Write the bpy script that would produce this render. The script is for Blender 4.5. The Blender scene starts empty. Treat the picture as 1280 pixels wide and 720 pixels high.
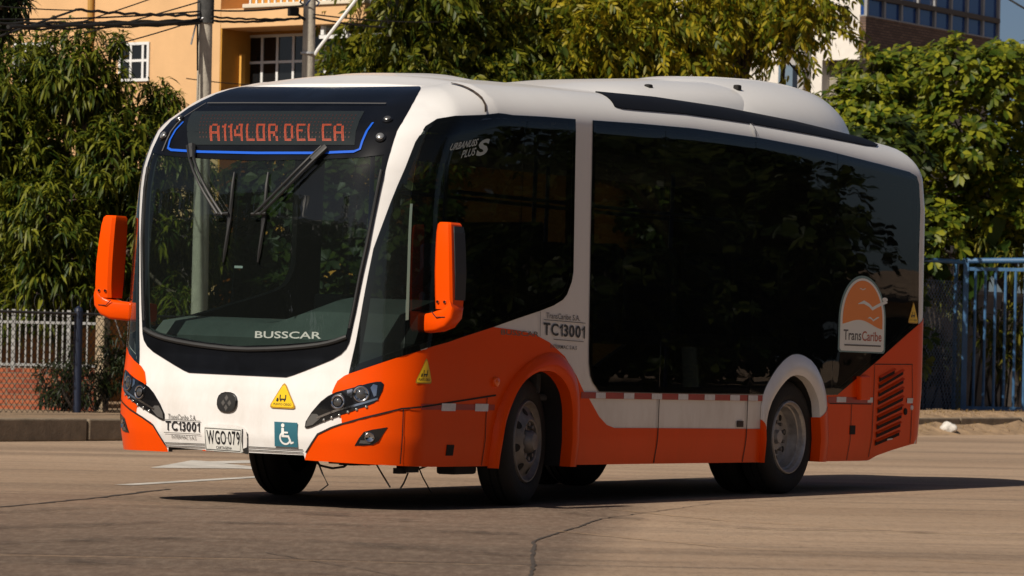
import bpy, bmesh, math, random
import numpy as np
from mathutils import Vector, Matrix
from mathutils.geometry import delaunay_2d_cdt

R = math.radians
SC = bpy.context.scene
COL = SC.collection

# ------------------------------------------------------------------ camera, sky, sun, exposure
CAM_H, FPX, ROLL = 1.07, 4659.6, R(1.2)
cam_d = bpy.data.cameras.new("camera")
cam = bpy.data.objects.new("camera", cam_d); COL.objects.link(cam)
cam.location = (0, 0, CAM_H)
cam.rotation_euler = (R(90), -ROLL, 0)
cam_d.sensor_width = 36.0
cam_d.lens = FPX / 1280 * 36.0
cam_d.shift_x = 0.0014
cam_d.shift_y = 86.75 / 1280
cam_d.clip_start = 0.5
cam_d.clip_end = 2000
cam_d.dof.use_dof = True
cam_d.dof.focus_distance = 28.0
cam_d.dof.aperture_fstop = 7.0
SC.camera = cam

SUN_AZ = R(180 + 35.5)          # clockwise from +Y: behind the camera, to the left
SUN_EL = R(42)
world = bpy.data.worlds.new("World"); SC.world = world
world.use_nodes = True
wn, wl = world.node_tree.nodes, world.node_tree.links
sky = wn.new("ShaderNodeTexSky"); sky.sky_type = 'NISHITA'; sky.sun_disc = False
sky.sun_elevation = SUN_EL; sky.sun_rotation = SUN_AZ
sky.air_density = 0.6; sky.dust_density = 1.6; sky.ozone_density = 1.0
wl.new(sky.outputs[0], wn["Background"].inputs[0])
wn["Background"].inputs[1].default_value = 0.05

sun_d = bpy.data.lights.new("sun", 'SUN')
sun_d.energy = 5.0; sun_d.angle = R(0.5); sun_d.color = (1.0, 0.91, 0.79)
sun = bpy.data.objects.new("sun", sun_d); COL.objects.link(sun)
SD = Vector((math.sin(SUN_AZ) * math.cos(SUN_EL), math.cos(SUN_AZ) * math.cos(SUN_EL), math.sin(SUN_EL)))
sun.rotation_euler = SD.to_track_quat('Z', 'Y').to_euler()
sun.location = SD * 60

vs = SC.view_settings
vs.view_transform = 'Standard'; vs.look = 'None'; vs.gamma = 1.0; vs.use_curve_mapping = False
vs.exposure = 0.0

RNG = np.random.default_rng(7)
random.seed(7)

# ------------------------------------------------------------------ materials
def nmat(name):
    m = bpy.data.materials.new(name); m.use_nodes = True
    nt = m.node_tree
    return m, nt.nodes, nt.links, nt.nodes["Principled BSDF"]

def pmat(name, col, rough=0.5, metal=0.0, coat=0.0, var=0.0, scale=6.0, bump=0.0, bscale=40.0, emit=None, estr=0.0, spec=None):
    m, N, L, b = nmat(name)
    b.inputs["Base Color"].default_value = (*col, 1)
    b.inputs["Roughness"].default_value = rough
    b.inputs["Metallic"].default_value = metal
    b.inputs["Coat Weight"].default_value = coat
    b.inputs["Coat Roughness"].default_value = 0.06
    if spec is not None: b.inputs["Specular IOR Level"].default_value = spec
    if emit:
        b.inputs["Emission Color"].default_value = (*emit, 1); b.inputs["Emission Strength"].default_value = estr
    if var or bump:
        tc = N.new("ShaderNodeTexCoord")
    if var:
        n = N.new("ShaderNodeTexNoise"); n.inputs["Scale"].default_value = scale; n.inputs["Detail"].default_value = 8; n.inputs["Roughness"].default_value = 0.65
        L.new(tc.outputs["Object"], n.inputs["Vector"])
        mx = N.new("ShaderNodeMix"); mx.data_type = 'RGBA'
        r = N.new("ShaderNodeMapRange"); r.inputs[1].default_value = 0.3; r.inputs[2].default_value = 0.7
        L.new(n.outputs[0], r.inputs[0]); L.new(r.outputs[0], mx.inputs[0])
        mx.inputs[6].default_value = (*[c * (1 - var) for c in col], 1)
        mx.inputs[7].default_value = (*[min(1, c * (1 + var)) for c in col], 1)
        L.new(mx.outputs[2], b.inputs["Base Color"])
        r2 = N.new("ShaderNodeMapRange"); r2.inputs[3].default_value = max(0.02, rough * (1 - var * .6)); r2.inputs[4].default_value = min(1, rough * (1 + var * .6))
        L.new(n.outputs[0], r2.inputs[0]); L.new(r2.outputs[0], b.inputs["Roughness"])
    if bump:
        n = N.new("ShaderNodeTexNoise"); n.inputs["Scale"].default_value = bscale; n.inputs["Detail"].default_value = 6
        L.new(tc.outputs["Object"], n.inputs["Vector"])
        bp = N.new("ShaderNodeBump"); bp.inputs["Strength"].default_value = bump; bp.inputs["Distance"].default_value = 0.02
        L.new(n.outputs[0], bp.inputs["Height"]); L.new(bp.outputs[0], b.inputs["Normal"])
    return m

def paint(name, col, dust=(0.33, 0.25, 0.17), amount=0.5, coat=.3, spec=.45):
    """coach paint: clear coat, road dust gathering low on the panels, faint streaks"""
    m, N, L, b = nmat(name)
    tc = N.new("ShaderNodeTexCoord")
    n = N.new("ShaderNodeTexNoise"); n.inputs["Scale"].default_value = 2.2; n.inputs["Detail"].default_value = 9; n.inputs["Roughness"].default_value = .7
    mp = N.new("ShaderNodeMapping"); mp.inputs["Scale"].default_value = (1.0, 1.0, .45)
    L.new(tc.outputs["Object"], mp.inputs[0]); L.new(mp.outputs[0], n.inputs["Vector"])
    sx = N.new("ShaderNodeSeparateXYZ"); L.new(tc.outputs["Object"], sx.inputs[0])
    h = N.new("ShaderNodeMapRange"); h.inputs[1].default_value = 0.3; h.inputs[2].default_value = 1.25; h.inputs[3].default_value = 1; h.inputs[4].default_value = 0.12
    L.new(sx.outputs[2], h.inputs[0])
    th = N.new("ShaderNodeMapRange"); th.inputs[1].default_value = .42; th.inputs[2].default_value = .75
    L.new(n.outputs[0], th.inputs[0])
    mu = N.new("ShaderNodeMath"); mu.operation = 'MULTIPLY'; L.new(h.outputs[0], mu.inputs[0]); L.new(th.outputs[0], mu.inputs[1])
    mu2 = N.new("ShaderNodeMath"); mu2.operation = 'MULTIPLY'; L.new(mu.outputs[0], mu2.inputs[0]); mu2.inputs[1].default_value = amount
    mx = N.new("ShaderNodeMix"); mx.data_type = 'RGBA'
    mx.inputs[6].default_value = (*col, 1); mx.inputs[7].default_value = (*dust, 1)
    L.new(mu2.outputs[0], mx.inputs[0]); L.new(mx.outputs[2], b.inputs["Base Color"])
    r = N.new("ShaderNodeMapRange"); r.inputs[3].default_value = .28; r.inputs[4].default_value = .8
    L.new(mu2.outputs[0], r.inputs[0]); L.new(r.outputs[0], b.inputs["Roughness"])
    b.inputs["Coat Weight"].default_value = coat; b.inputs["Specular IOR Level"].default_value = spec; b.inputs["Coat Roughness"].default_value = .08
    # very slight panel waviness
    n2 = N.new("ShaderNodeTexNoise"); n2.inputs["Scale"].default_value = 1.6; n2.inputs["Detail"].default_value = 1
    L.new(tc.outputs["Object"], n2.inputs["Vector"])
    bp = N.new("ShaderNodeBump"); bp.inputs["Strength"].default_value = .10; bp.inputs["Distance"].default_value = .02
    L.new(n2.outputs[0], bp.inputs["Height"]); L.new(bp.outputs[0], b.inputs["Normal"]); L.new(bp.outputs[0], b.inputs["Coat Normal"])
    return m

def glass(name, tint, wav=0.05, ior=1.5, rough=0.0, film=0.0):
    m, N, L, b = nmat(name); N.remove(b)
    out = N["Material Output"]
    t = N.new("ShaderNodeBsdfTransparent"); t.inputs[0].default_value = (*tint, 1)
    g = N.new("ShaderNodeBsdfGlossy"); g.inputs["Roughness"].default_value = rough; g.inputs[0].default_value = (1, 1, 1, 1)
    lw = N.new("ShaderNodeLayerWeight"); lw.inputs["Blend"].default_value = .5
    pw = N.new("ShaderNodeMath"); pw.operation = 'POWER'; pw.inputs[1].default_value = 5; L.new(lw.outputs["Facing"], pw.inputs[0])
    f = N.new("ShaderNodeMath"); f.operation = 'MULTIPLY_ADD'; r0 = ((ior - 1) / (ior + 1)) ** 2; f.inputs[1].default_value = 1 - r0; f.inputs[2].default_value = r0
    L.new(pw.outputs[0], f.inputs[0])
    mx = N.new("ShaderNodeMixShader")
    L.new(f.outputs[0], mx.inputs[0]); L.new(t.outputs[0], mx.inputs[1]); L.new(g.outputs[0], mx.inputs[2]); 
    if film:      # thin diffuse film: some dust, also standing in for reflected sky haze
        df = N.new("ShaderNodeBsdfDiffuse"); df.inputs[0].default_value = (.34, .40, .37, 1)
        m2 = N.new("ShaderNodeMixShader"); m2.inputs[0].default_value = film
        L.new(mx.outputs[0], m2.inputs[1]); L.new(df.outputs[0], m2.inputs[2]); L.new(m2.outputs[0], out.inputs[0])
    else: L.new(mx.outputs[0], out.inputs[0])
    tc = N.new("ShaderNodeTexCoord"); n = N.new("ShaderNodeTexNoise"); n.inputs["Scale"].default_value = 1.3; n.inputs["Detail"].default_value = 2
    L.new(tc.outputs["Object"], n.inputs["Vector"])
    bp = N.new("ShaderNodeBump"); bp.inputs["Strength"].default_value = wav; bp.inputs["Distance"].default_value = .03
    L.new(n.outputs[0], bp.inputs["Height"]); L.new(bp.outputs[0], g.inputs["Normal"])
    return m

M = dict(
    white=paint("white_paint", (.76, .745, .725), amount=.6),
    orange=paint("orange_paint", (.80, .070, .001), dust=(.30, .08, .012), amount=.20, coat=.04, spec=.12),
    black=pmat("black_gloss", (.008, .008, .009), .12, coat=.3, var=.2, scale=3),
    blackmat=pmat("black_plastic", (.012, .012, .012), .55, var=.2),
    seam=pmat("panel_gap", (.01, .006, .004), .8),
    visor=pmat("visor_black", (.005, .0055, .007), .2, coat=.1, var=.3, scale=3, spec=.3),
    lining=pmat("interior_grey", (.05, .052, .055), .8, var=.15),
    dash=pmat("dashboard_grey", (.13, .145, .135), .7, var=.15, bump=.1),
    seatfab=pmat("seat_fabric", (.03, .045, .09), .9, var=.3, scale=30),
    blue_rail=pmat("blue_handrail", (.01, .05, .30), .35),
    rubber=pmat("tyre_rubber", (.010, .0095, .009), .85, var=.35, scale=12, bump=.15),
    rim=pmat("rim_metal", (.20, .19, .18), .55, metal=.5, var=.3, scale=12),
    rimdark=pmat("rim_shadow", (.012, .011, .010), .8),
    under=pmat("underbody_black", (.010, .009, .008), .9),
    chrome=pmat("chrome", (.62, .62, .64), .14, metal=1.0),
    rimrear=pmat("rear_rim_metal", (.36, .35, .34), .45, metal=.5, var=.3, scale=12),
    bowl=pmat("reflector_bowl", (.55, .55, .56), .10, metal=1.0, var=.2, scale=30),
    bulb=pmat("projector_lens", (.05, .05, .05), .03, coat=1.0, spec=.9),
    lensdim=pmat("lamp_dim", (.30, .29, .27), .25, metal=.85),
    lens=pmat("lamp_glass", (.55, .54, .50), .12, metal=.8),
    red=pmat("reflector_red", (.32, .018, .012), .35, var=.15),
    refwhite=pmat("reflector_white", (.62, .62, .64), .35, var=.15, scale=20),
    yellow=pmat("sticker_yellow", (.80, .52, .015), .4),
    ink=pmat("ink_black", (.012, .012, .014), .5),
    inkgrey=pmat("ink_grey", (.09, .085, .08), .5),
    silver=pmat("silver_lettering", (.42, .46, .42), .35, metal=.2),
    teal=pmat("sticker_teal", (.03, .14, .19), .4),
    stickwhite=pmat("sticker_white", (.78, .78, .76), .4),
    bluestrip=pmat("blue_trim", (.015, .10, .55), .25, emit=(.02, .16, 1.0), estr=.03),
    led=pmat("led_orange", (.3, .05, .02), .5, emit=(1.0, .13, .045), estr=.26),
    leddim=pmat("led_dim", (.035, .012, .010), .5, emit=(1.0, .10, .04), estr=.006),
    screen=pmat("display_screen", (.018, .022, .022), .22),
    logo_orange=pmat("logo_orange", (.85, .24, .02), .4),
    logo_grey=pmat("logo_grey", (.78, .80, .76), .4),
    logo_teal=pmat("logo_border", (.14, .25, .25), .4),
    plate=pmat("plate_white", (.66, .66, .62), .45, var=.1, scale=20),
    wind=glass("windscreen_glass", (.38, .47, .45), .04, film=.012),
    side=glass("side_glass", (.10, .115, .11), .04, ior=1.38, film=.008),
    sidedark=glass("side_glass_dark", (.15, .16, .155), .05, ior=1.36, film=.008),
    farglass=glass("far_glass", (.72, .80, .76), .05),
    cabglass=glass("cab_glass", (.22, .25, .24), .06, film=.02),
    ventblack=pmat("vent_black", (.006, .006, .007), .55, var=.2, scale=3, spec=.15),
    sealant=pmat("old_sealant", (.07, .05, .035), .9, var=.7, scale=25),
    guide=pmat("window_guide", (.16, .22, .18), .4),
    tri_edge=pmat("sticker_edge", (.45, .24, .02), .4),
    silver2=pmat("faded_lettering", (.17, .12, .08), .5),
    logo_red=pmat("logo_red", (.42, .07, .02), .4),
    orange_lamp=pmat("amber_lamp", (.85, .12, .01), .15, coat=.5),
    handle_brown=pmat("latch_brown", (.03, .012, .006), .6),
    grille_dark=pmat("grille_dark", (.02, .006, .003), .9),
    mirror=pmat("mirror_face", (.02, .02, .022), .2, metal=0),
)

# ------------------------------------------------------------------ generic object helpers
def link(name, me, mat=None, parent=None, smooth=False):
    o = bpy.data.objects.new(name, me); COL.objects.link(o)
    if mat is not None:
        for m in (mat if isinstance(mat, (list, tuple)) else [mat]): me.materials.append(m)
    if parent is not None: o.parent = parent
    if smooth: me.shade_smooth()
    return o

def tag(o, label=None, cat=None, group=None, kind=None):
    if label: o["label"] = label
    if cat: o["category"] = cat
    if group: o["group"] = group
    if kind: o["kind"] = kind
    return o

def empty(name, loc=(0, 0, 0), rz=0.0, label=None, cat=None, group=None):
    o = bpy.data.objects.new(name, None); COL.objects.link(o)
    o.location = loc; o.rotation_euler = (0, 0, rz); o.empty_display_size = .3
    return tag(o, label, cat, group)

def raw(name, V, F, mat, parent=None, smooth=False):
    me = bpy.data.meshes.new(name); me.from_pydata([tuple(map(float, v)) for v in V], [], [tuple(f) for f in F]); me.update()
    return link(name, me, mat, parent, smooth)

class MB:
    """collects boxes, tubes and prisms into one mesh"""
    def __init__(self): self.V = []; self.F = []
    def add(self, V, F):
        n = len(self.V); self.V += [tuple(map(float, v)) for v in V]; self.F += [tuple(i + n for i in f) for f in F]; return self
    def box(self, c, s, ax=None, bev=0.0):
        """c centre, s full sizes, ax 3x3 axes (rows)"""
        c = np.array(c, float); ax = np.eye(3) if ax is None else np.array(ax, float)
        sx, sy, sz = [v / 2 for v in s]
        P = []
        for dz in (-sz, sz):
            for dx, dy in ((-sx, -sy), (sx, -sy), (sx, sy), (-sx, sy)):
                P.append(c + ax[0] * dx + ax[1] * dy + ax[2] * dz)
        return self.add(P, [(3, 2, 1, 0), (4, 5, 6, 7), (0, 1, 5, 4), (1, 2, 6, 5), (2, 3, 7, 6), (3, 0, 4, 7)])
    def tube(self, pts, r, n=8, cap=True):
        pts = [np.array(p, float) for p in pts]
        rs = r if isinstance(r, (list, tuple, np.ndarray)) else [r] * len(pts)
        rings = []
        up = np.array([0.0, 0, 1])
        for i, p in enumerate(pts):
            d = pts[min(i + 1, len(pts) - 1)] - pts[max(i - 1, 0)]
            d = d / (np.linalg.norm(d) + 1e-9)
            u = np.cross(d, up)
            if np.linalg.norm(u) < 1e-3: u = np.cross(d, np.array([1.0, 0, 0]))
            u /= np.linalg.norm(u); w = np.cross(u, d)
            rings.append([p + rs[i] * (u * math.cos(2 * math.pi * k / n) + w * math.sin(2 * math.pi * k / n)) for k in range(n)])
        V = [v for rg in rings for v in rg]; F = []
        for i in range(len(rings) - 1):
            for k in range(n):
                a = i * n + k; b = i * n + (k + 1) % n
                F.append((a, b, b + n, a + n))
        if cap:
            F.append(tuple(range(n - 1, -1, -1))); F.append(tuple((len(rings) - 1) * n + k for k in range(n)))
        return self.add(V, F)
    def loft(self, rings, closed=True, cap=False):
        n = len(rings[0]); V = [v for rg in rings for v in rg]; F = []
        for i in range(len(rings) - 1):
            for k in range(n if closed else n - 1):
                a = i * n + k; b = i * n + (k + 1) % n
                F.append((a, b, b + n, a + n))
        if cap:
            F.append(tuple(range(n - 1, -1, -1))); F.append(tuple((len(rings) - 1) * n + k for k in range(n)))
        return self.add(V, F)
    def build(self, name, mat, parent=None, smooth=False, bevel=0.0, sharp=35):
        me = bpy.data.meshes.new(name); me.from_pydata(self.V, [], self.F)
        bm = bmesh.new(); bm.from_mesh(me)
        bmesh.ops.recalc_face_normals(bm, faces=bm.faces)
        if bevel: bmesh.ops.bevel(bm, geom=bm.edges[:], offset=bevel, segments=2, affect='EDGES', profile=.5)
        bm.to_mesh(me); bm.free(); me.update()
        o = link(name, me, mat, parent, smooth)
        if smooth: me.set_sharp_from_angle(angle=R(sharp))
        return o

def pip(P, poly):
    """vectorised point in polygon"""
    x, y = P[:, 0], P[:, 1]; poly = np.asarray(poly, float); n = len(poly)
    ins = np.zeros(len(P), bool); j = n - 1
    for i in range(n):
        xi, yi = poly[i]; xj, yj = poly[j]
        c = ((yi > y) != (yj > y)) & (x < (xj - xi) * (y - yi) / ((yj - yi) if yj != yi else 1e-12) + xi)
        ins ^= c; j = i
    return ins

def resample(pts, n):
    p = np.array(pts, float); d = np.r_[0, np.cumsum(np.hypot(*np.diff(p, axis=0).T))]
    t = np.linspace(0, d[-1], n); return np.c_[np.interp(t, d, p[:, 0]), np.interp(t, d, p[:, 1])]

def chaikin(pts, k=2, closed=False):
    p = np.array(pts, float)
    for _ in range(k):
        if closed:
            q = np.roll(p, -1, 0); p = np.stack([.75 * p + .25 * q, .25 * p + .75 * q], 1).reshape(-1, 2)
        else:
            q = np.stack([.75 * p[:-1] + .25 * p[1:], .25 * p[:-1] + .75 * p[1:]], 1).reshape(-1, 2); p = np.vstack([p[:1], q, p[-1:]])
    return p

def tri2d(outer, holes=(), step=.1):
    outer = np.array(outer, float)
    P = []; E = []
    for poly in [outer] + [np.array(h, float) for h in holes]:
        st = len(P); n = len(poly)
        for i in range(n):
            a, b = poly[i], poly[(i + 1) % n]; m = max(1, int(np.hypot(*(b - a)) / step))
            for k in range(m): P.append(a + (b - a) * k / m)
        c = len(P) - st
        E += [(st + i, st + (i + 1) % c) for i in range(c)]
    lo, hi = outer.min(0), outer.max(0)
    gx = np.arange(lo[0] + step * .5, hi[0], step); gy = np.arange(lo[1] + step * .5, hi[1], step)
    if len(gx) and len(gy):
        G = np.stack(np.meshgrid(gx, gy), -1).reshape(-1, 2)
        k = pip(G, outer)
        for h in holes: k &= ~pip(G, h)
        G = G[k]
        B = np.array(P)
        if len(G):
            keep = np.ones(len(G), bool)
            for b in B: keep &= ((G - b) ** 2).sum(1) > (step * .35) ** 2
            P += list(G[keep])
    r = delaunay_2d_cdt([Vector((float(p[0]), float(p[1]))) for p in P], E, [], 0, 1e-6)
    V = np.array([(v.x, v.y) for v in r[0]]); F = np.array([f for f in r[2] if len(f) == 3])
    c = V[F].mean(1); k = pip(c, outer)
    for h in holes: k &= ~pip(c, h)
    F = F[k]; used = np.unique(F); mp = np.full(len(V), -1); mp[used] = np.arange(len(used))
    return V[used], mp[F]
# ------------------------------------------------------------------ the bus body as a surface S(s, t): s runs round the plan outline from the
# middle of the front, t up the wall and over the shoulder of the roof
W, LEN, RF, RR = 1.25, 8.685, .46, .24
ZS, SH_I, SH_Z = 2.86, .42, .29
TT = ZS + .6
BUS_O = Vector((-0.9167, 27.5353, 0.0)); BUS_PHI = 0.54411
PIT, ROL, XA, WB = 0.0062564, -0.0178669, 1.9, 4.183

def smooth01(a, b, x):
    t = np.clip((x - a) / (b - a), 0, 1); return t * t * (3 - 2 * t)

def _outline():
    pts = []
    for y in np.linspace(0, W, 700):
        x = .10 * (y / W) ** 2 - .06; e = y - (W - RF)
        if e > 0: x += RF * .92 * (1 - math.sqrt(max(0, 1 - (e / RF) ** 2)))
        pts.append((x, y))
    x0 = pts[-1][0]
    for x in np.linspace(x0, LEN - RR, 900)[1:]: pts.append((x, W))
    for a in np.linspace(0, math.pi / 2, 60)[1:]: pts.append((LEN - RR + RR * math.sin(a), W - RR + RR * math.cos(a)))
    for y in np.linspace(W - RR, 0, 60)[1:]: pts.append((LEN, y))
    p = np.array(pts); d = np.r_[0, np.cumsum(np.hypot(*np.diff(p, axis=0).T))]
    t = np.gradient(p, d, axis=0); t /= np.linalg.norm(t, axis=1)[:, None]
    return d, p, np.c_[-t[:, 1], t[:, 0]]
OD, OP, ON = _outline(); SMAX = OD[-1]
RKT = [.3, .5, .7, .82, .92, 1.02, 1.2, 2.0, 2.2, 2.4, 2.5, 2.6, 2.68, 2.75, 2.82, 2.88, 3.05, TT]
RKX = [.015, .004, .004, .014, .032, .045, .05, .06, .067, .08, .092, .112, .142, .18, .224, .268, .42, .62]
DX = [0, .7, 1.1, 1.35, 2.5, 4.2, 5.3, 6.5, 7.55, 8.3, 8.8]
DZ = [.27, .23, .155, .105, .054, .0, -.005, .015, .055, .095, .15]

def S(s, t, off=0.):
    s = np.asarray(s, float); t = np.asarray(t, float)
    sg = np.where(s < 0, -1., 1.); a = np.abs(s)
    x = np.interp(a, OD, OP[:, 0]); y = np.interp(a, OD, OP[:, 1]); nx = np.interp(a, OD, ON[:, 0]); ny = np.interp(a, OD, ON[:, 1])
    base = np.interp(t, [.3, .5, 1.0, 1.6, ZS], [.03, .0, .0, .008, .03])
    q = np.clip((t - ZS) / (TT - ZS), 0, 1) * np.pi / 2
    ins = off - base - SH_I * (1 - np.cos(q)); z = np.minimum(t, ZS) + (SH_Z + off) * np.sin(q)
    k = np.interp(t, RKT, RKX) * (1 - smooth01(1.3, 3.6, a))
    rk = np.interp(t, [.3, .9, 1.2, 2.2, 2.6, TT], [.06, 0, 0, .0, .0, .2]) * smooth01(SMAX - 2.6, SMAX - 1.2, a)
    X = x + nx * ins + k - rk
    Y = np.maximum(y + ny * ins, 0)
    d = -ins; tight = (d > RR) & (a > OD[1400])          # past its own radius the rear corner closes to a mitre
    X = np.where(tight, np.minimum(X, LEN - d - rk), X); Y = np.where(tight, np.minimum(Y, W - d), Y)
    cor = tight & (a >= OD[1599]) & (a <= OD[1658]); X = np.where(cor, LEN - d - rk, X); Y = np.where(cor, W - d, Y)
    Z = z - np.interp(X, DX, DZ) * smooth01(1.3, 2.7, z)
    return np.stack([X, Y * sg, Z], -1)

def _rx(a): c, s = math.cos(a), math.sin(a); return np.array([[1, 0, 0], [0, c, -s], [0, s, c]])
def _ry(a): c, s = math.cos(a), math.sin(a); return np.array([[c, 0, s], [0, 1, 0], [-s, 0, c]])
TILT = _ry(PIT) @ _rx(ROL)
def B(q):
    """body coordinates (x back from the nose, y to the driver's side, z up) -> bus local, with the body's lean on its springs"""
    q = (np.asarray(q, float) - np.array([XA, 0, 0])) @ TILT.T
    return q * np.array([-1, 1, 1])
def BN(n): return (np.asarray(n, float) @ TILT.T) * np.array([-1, 1, 1])
def snorm(s, t):
    e = 2e-3
    a = S(np.asarray(s) + e, t) - S(np.asarray(s) - e, t); b = S(s, np.asarray(t) + e) - S(s, np.asarray(t) - e)
    n = np.cross(a, b); n /= (np.linalg.norm(n, axis=-1, keepdims=True) + 1e-12)
    return n   # outward for every s (orientation fixed by the caller)

def patch(name, mat, outer, holes=(), off=.003, step=.1, parent=None, mirror=False, rim=0.0):
    V2, F = tri2d(outer, holes, step)
    if mirror: V2 = V2 * np.array([-1, 1]); F = F[:, ::-1]
    if off >= .003: off = off + .003
    P = S(V2[:, 0], V2[:, 1], off)
    n = snorm(V2[:, 0], V2[:, 1])
    # outward test
    c = P - np.array([4.3, 0, 1.6]); c[:, 0] *= .35
    flip = np.sign((n * c).sum(1)); flip[flip == 0] = 1; n = n * flip[:, None]
    L = B(P); NL = BN(n)
    fn = np.cross(L[F[:, 1]] - L[F[:, 0]], L[F[:, 2]] - L[F[:, 0]])
    bad = (fn * NL[F[:, 0]]).sum(1) < 0; F = F.copy(); F[bad] = F[bad][:, ::-1]
    V = list(L); NN = list(NL); faces = [tuple(f) for f in F]
    if rim:
        ec = {}
        for f in faces:
            for i in range(3):
                a, b = f[i], f[(i + 1) % 3]; ec[(a, b)] = 1
        bd = [(a, b) for (a, b) in ec if (b, a) not in ec]
        idx = {}
        for a, b in bd:
            for v in (a, b):
                if v not in idx: idx[v] = len(V); V.append(L[v] - NL[v] * rim); NN.append(NL[v])
            faces.append((b, a, idx[a], idx[b]))
    me = bpy.data.meshes.new(name); me.from_pydata([tuple(map(float, v)) for v in V], [], [tuple(int(i) for i in f) for f in faces]); me.update()
    me.shade_smooth()
    me.normals_split_custom_set_from_vertices([tuple(map(float, v)) for v in NN])
    return link(name, me, mat, parent)

def tight2d(txt, bold=0.0, gap=.13):
    """capitals and figures set glyph by glyph with an even gap"""
    x = 0; VV = []; FF = []
    for ch in txt:
        if ch == ' ': x += .4; continue
        V, F, wd = glyph(ch, bold); n = len(VV)
        VV += [(x + v[0] * wd, v[1]) for v in V]; FF += [tuple(i + n for i in f) for f in F]; x += wd + gap
    V = np.array(VV); V[:, 0] /= V[:, 0].max(); return V, FF
def glyph(ch, bold):
    if ch == '1':
        return np.array([(.62, 0), (1, 0), (1, 1), (.70, 1), (.42, .84), (0, .72), (0, .58), (.62, .73)]), [(0, 1, 2, 7), (2, 3, 7), (3, 4, 7), (4, 5, 6), (4, 6, 7)], .40
    cu = bpy.data.curves.new("lettering", 'FONT'); cu.body = ch; cu.size = 1; cu.offset = bold; cu.resolution_u = 3
    o = bpy.data.objects.new("lettering", cu); COL.objects.link(o)
    ev = o.evaluated_get(bpy.context.evaluated_depsgraph_get()); me = ev.to_mesh()
    V = np.array([v.co[:2] for v in me.vertices]); F = [tuple(p.vertices) for p in me.polygons]
    ev.to_mesh_clear(); bpy.data.objects.remove(o); bpy.data.curves.remove(cu)
    lo, hi = V.min(0), V.max(0); wd = (hi[0] - lo[0]) / .72
    if ch == '·': V = (V - lo) / (hi - lo) * np.array([1, .16]) + np.array([0, .42]); return V, F, .14
    return (V - lo) / (hi - lo), F, wd
FONTCACHE = {}
def text2d(txt, bold=0.0, space=1.0):
    k = (txt, bold, space)
    if k in FONTCACHE: return FONTCACHE[k]
    cu = bpy.data.curves.new("lettering", 'FONT'); cu.body = txt; cu.size = 1; cu.offset = bold; cu.space_character = space; cu.resolution_u = 3
    o = bpy.data.objects.new("lettering", cu); COL.objects.link(o)
    dg = bpy.context.evaluated_depsgraph_get(); ev = o.evaluated_get(dg); me = ev.to_mesh()
    V = np.array([v.co[:2] for v in me.vertices]); F = [tuple(p.vertices) for p in me.polygons]
    ev.to_mesh_clear(); bpy.data.objects.remove(o); bpy.data.curves.remove(cu)
    lo, hi = V.min(0), V.max(0); V = (V - lo) / (hi - lo)
    FONTCACHE[k] = (V, F); return V, F

def surf2d(name, mat, V, F, parent, off=.0065, frame=None, quad=None):
    """map a unit 2D mesh into a quad of the body surface given by corners frame=(s0,t0,s1,t1[,shear])"""
    V = np.asarray(V, float)
    if quad is not None:
        q = np.array(quad, float); u, v = V[:, :1], V[:, 1:2]
        P2 = (q[0] * (1 - u) + q[1] * u) * (1 - v) + (q[3] * (1 - u) + q[2] * u) * v; s, t = P2[:, 0], P2[:, 1]
    else:
        s0, t0, s1, t1 = frame[:4]; sh = frame[4] if len(frame) > 4 else 0
        s = s0 + (s1 - s0) * V[:, 0]; t = t0 + (t1 - t0) * V[:, 1] + sh * V[:, 0]
    P = B(S(s, t, off + .001))
    me = bpy.data.meshes.new(name); me.from_pydata([tuple(map(float, v)) for v in P], [], [tuple(int(i) for i in f) for f in F]); me.update()
    bm = bmesh.new(); bm.from_mesh(me)
    n = snorm(s.mean(), t.mean()); c = S(s.mean(), t.mean()) - np.array([4.3, 0, 1.6]); c[0] *= .35
    n = BN(n * (1 if (n * c).sum() > 0 else -1))
    bm.faces.ensure_lookup_table()
    fl = [f for f in bm.faces if f.normal.dot(Vector(n)) < 0]
    bmesh.ops.reverse_faces(bm, faces=fl); bm.to_mesh(me); bm.free(); me.update()
    return link(name, me, mat, parent)

def stext(name, txt, mat, parent, frame, bold=0.0, off=.0065, space=1.0, skew=0.0, tight=False):
    V, F = tight2d(txt, bold) if tight else text2d(txt, bold, space)
    if skew:
        V = V.copy(); V[:, 0] = (V[:, 0] + skew * V[:, 1]) / (1 + skew)
    return surf2d(name, mat, V, F, parent, off, frame)

def sbox(name, mat, parent, s0, t0, s1, t1, off=.006, step=.12):
    return patch(name, mat, [(s0, t0), (s1, t0), (s1, t1), (s0, t1)], off=off, step=step, parent=parent)

def sline(name, mat, parent, pts, w=.008, off=.005, step=.06):
    p = np.array(pts, float); d = np.gradient(p, axis=0) if len(p) > 2 else np.repeat(p[1:] - p[:1], 2, 0)
    n = np.c_[-d[:, 1], d[:, 0]]; n /= (np.linalg.norm(n, axis=1)[:, None] + 1e-9)
    poly = np.vstack([p + n * w / 2, (p - n * w / 2)[::-1]])
    return patch(name, mat, poly, off=off, step=step, parent=parent)

def tubeS(pts, r, offs, n=8):
    P = [B(S(s, t, o)) for (s, t), o in zip(pts, offs if hasattr(offs, '__len__') else [offs] * len(pts))]
    return MB().tube(P, r, n)

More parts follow.
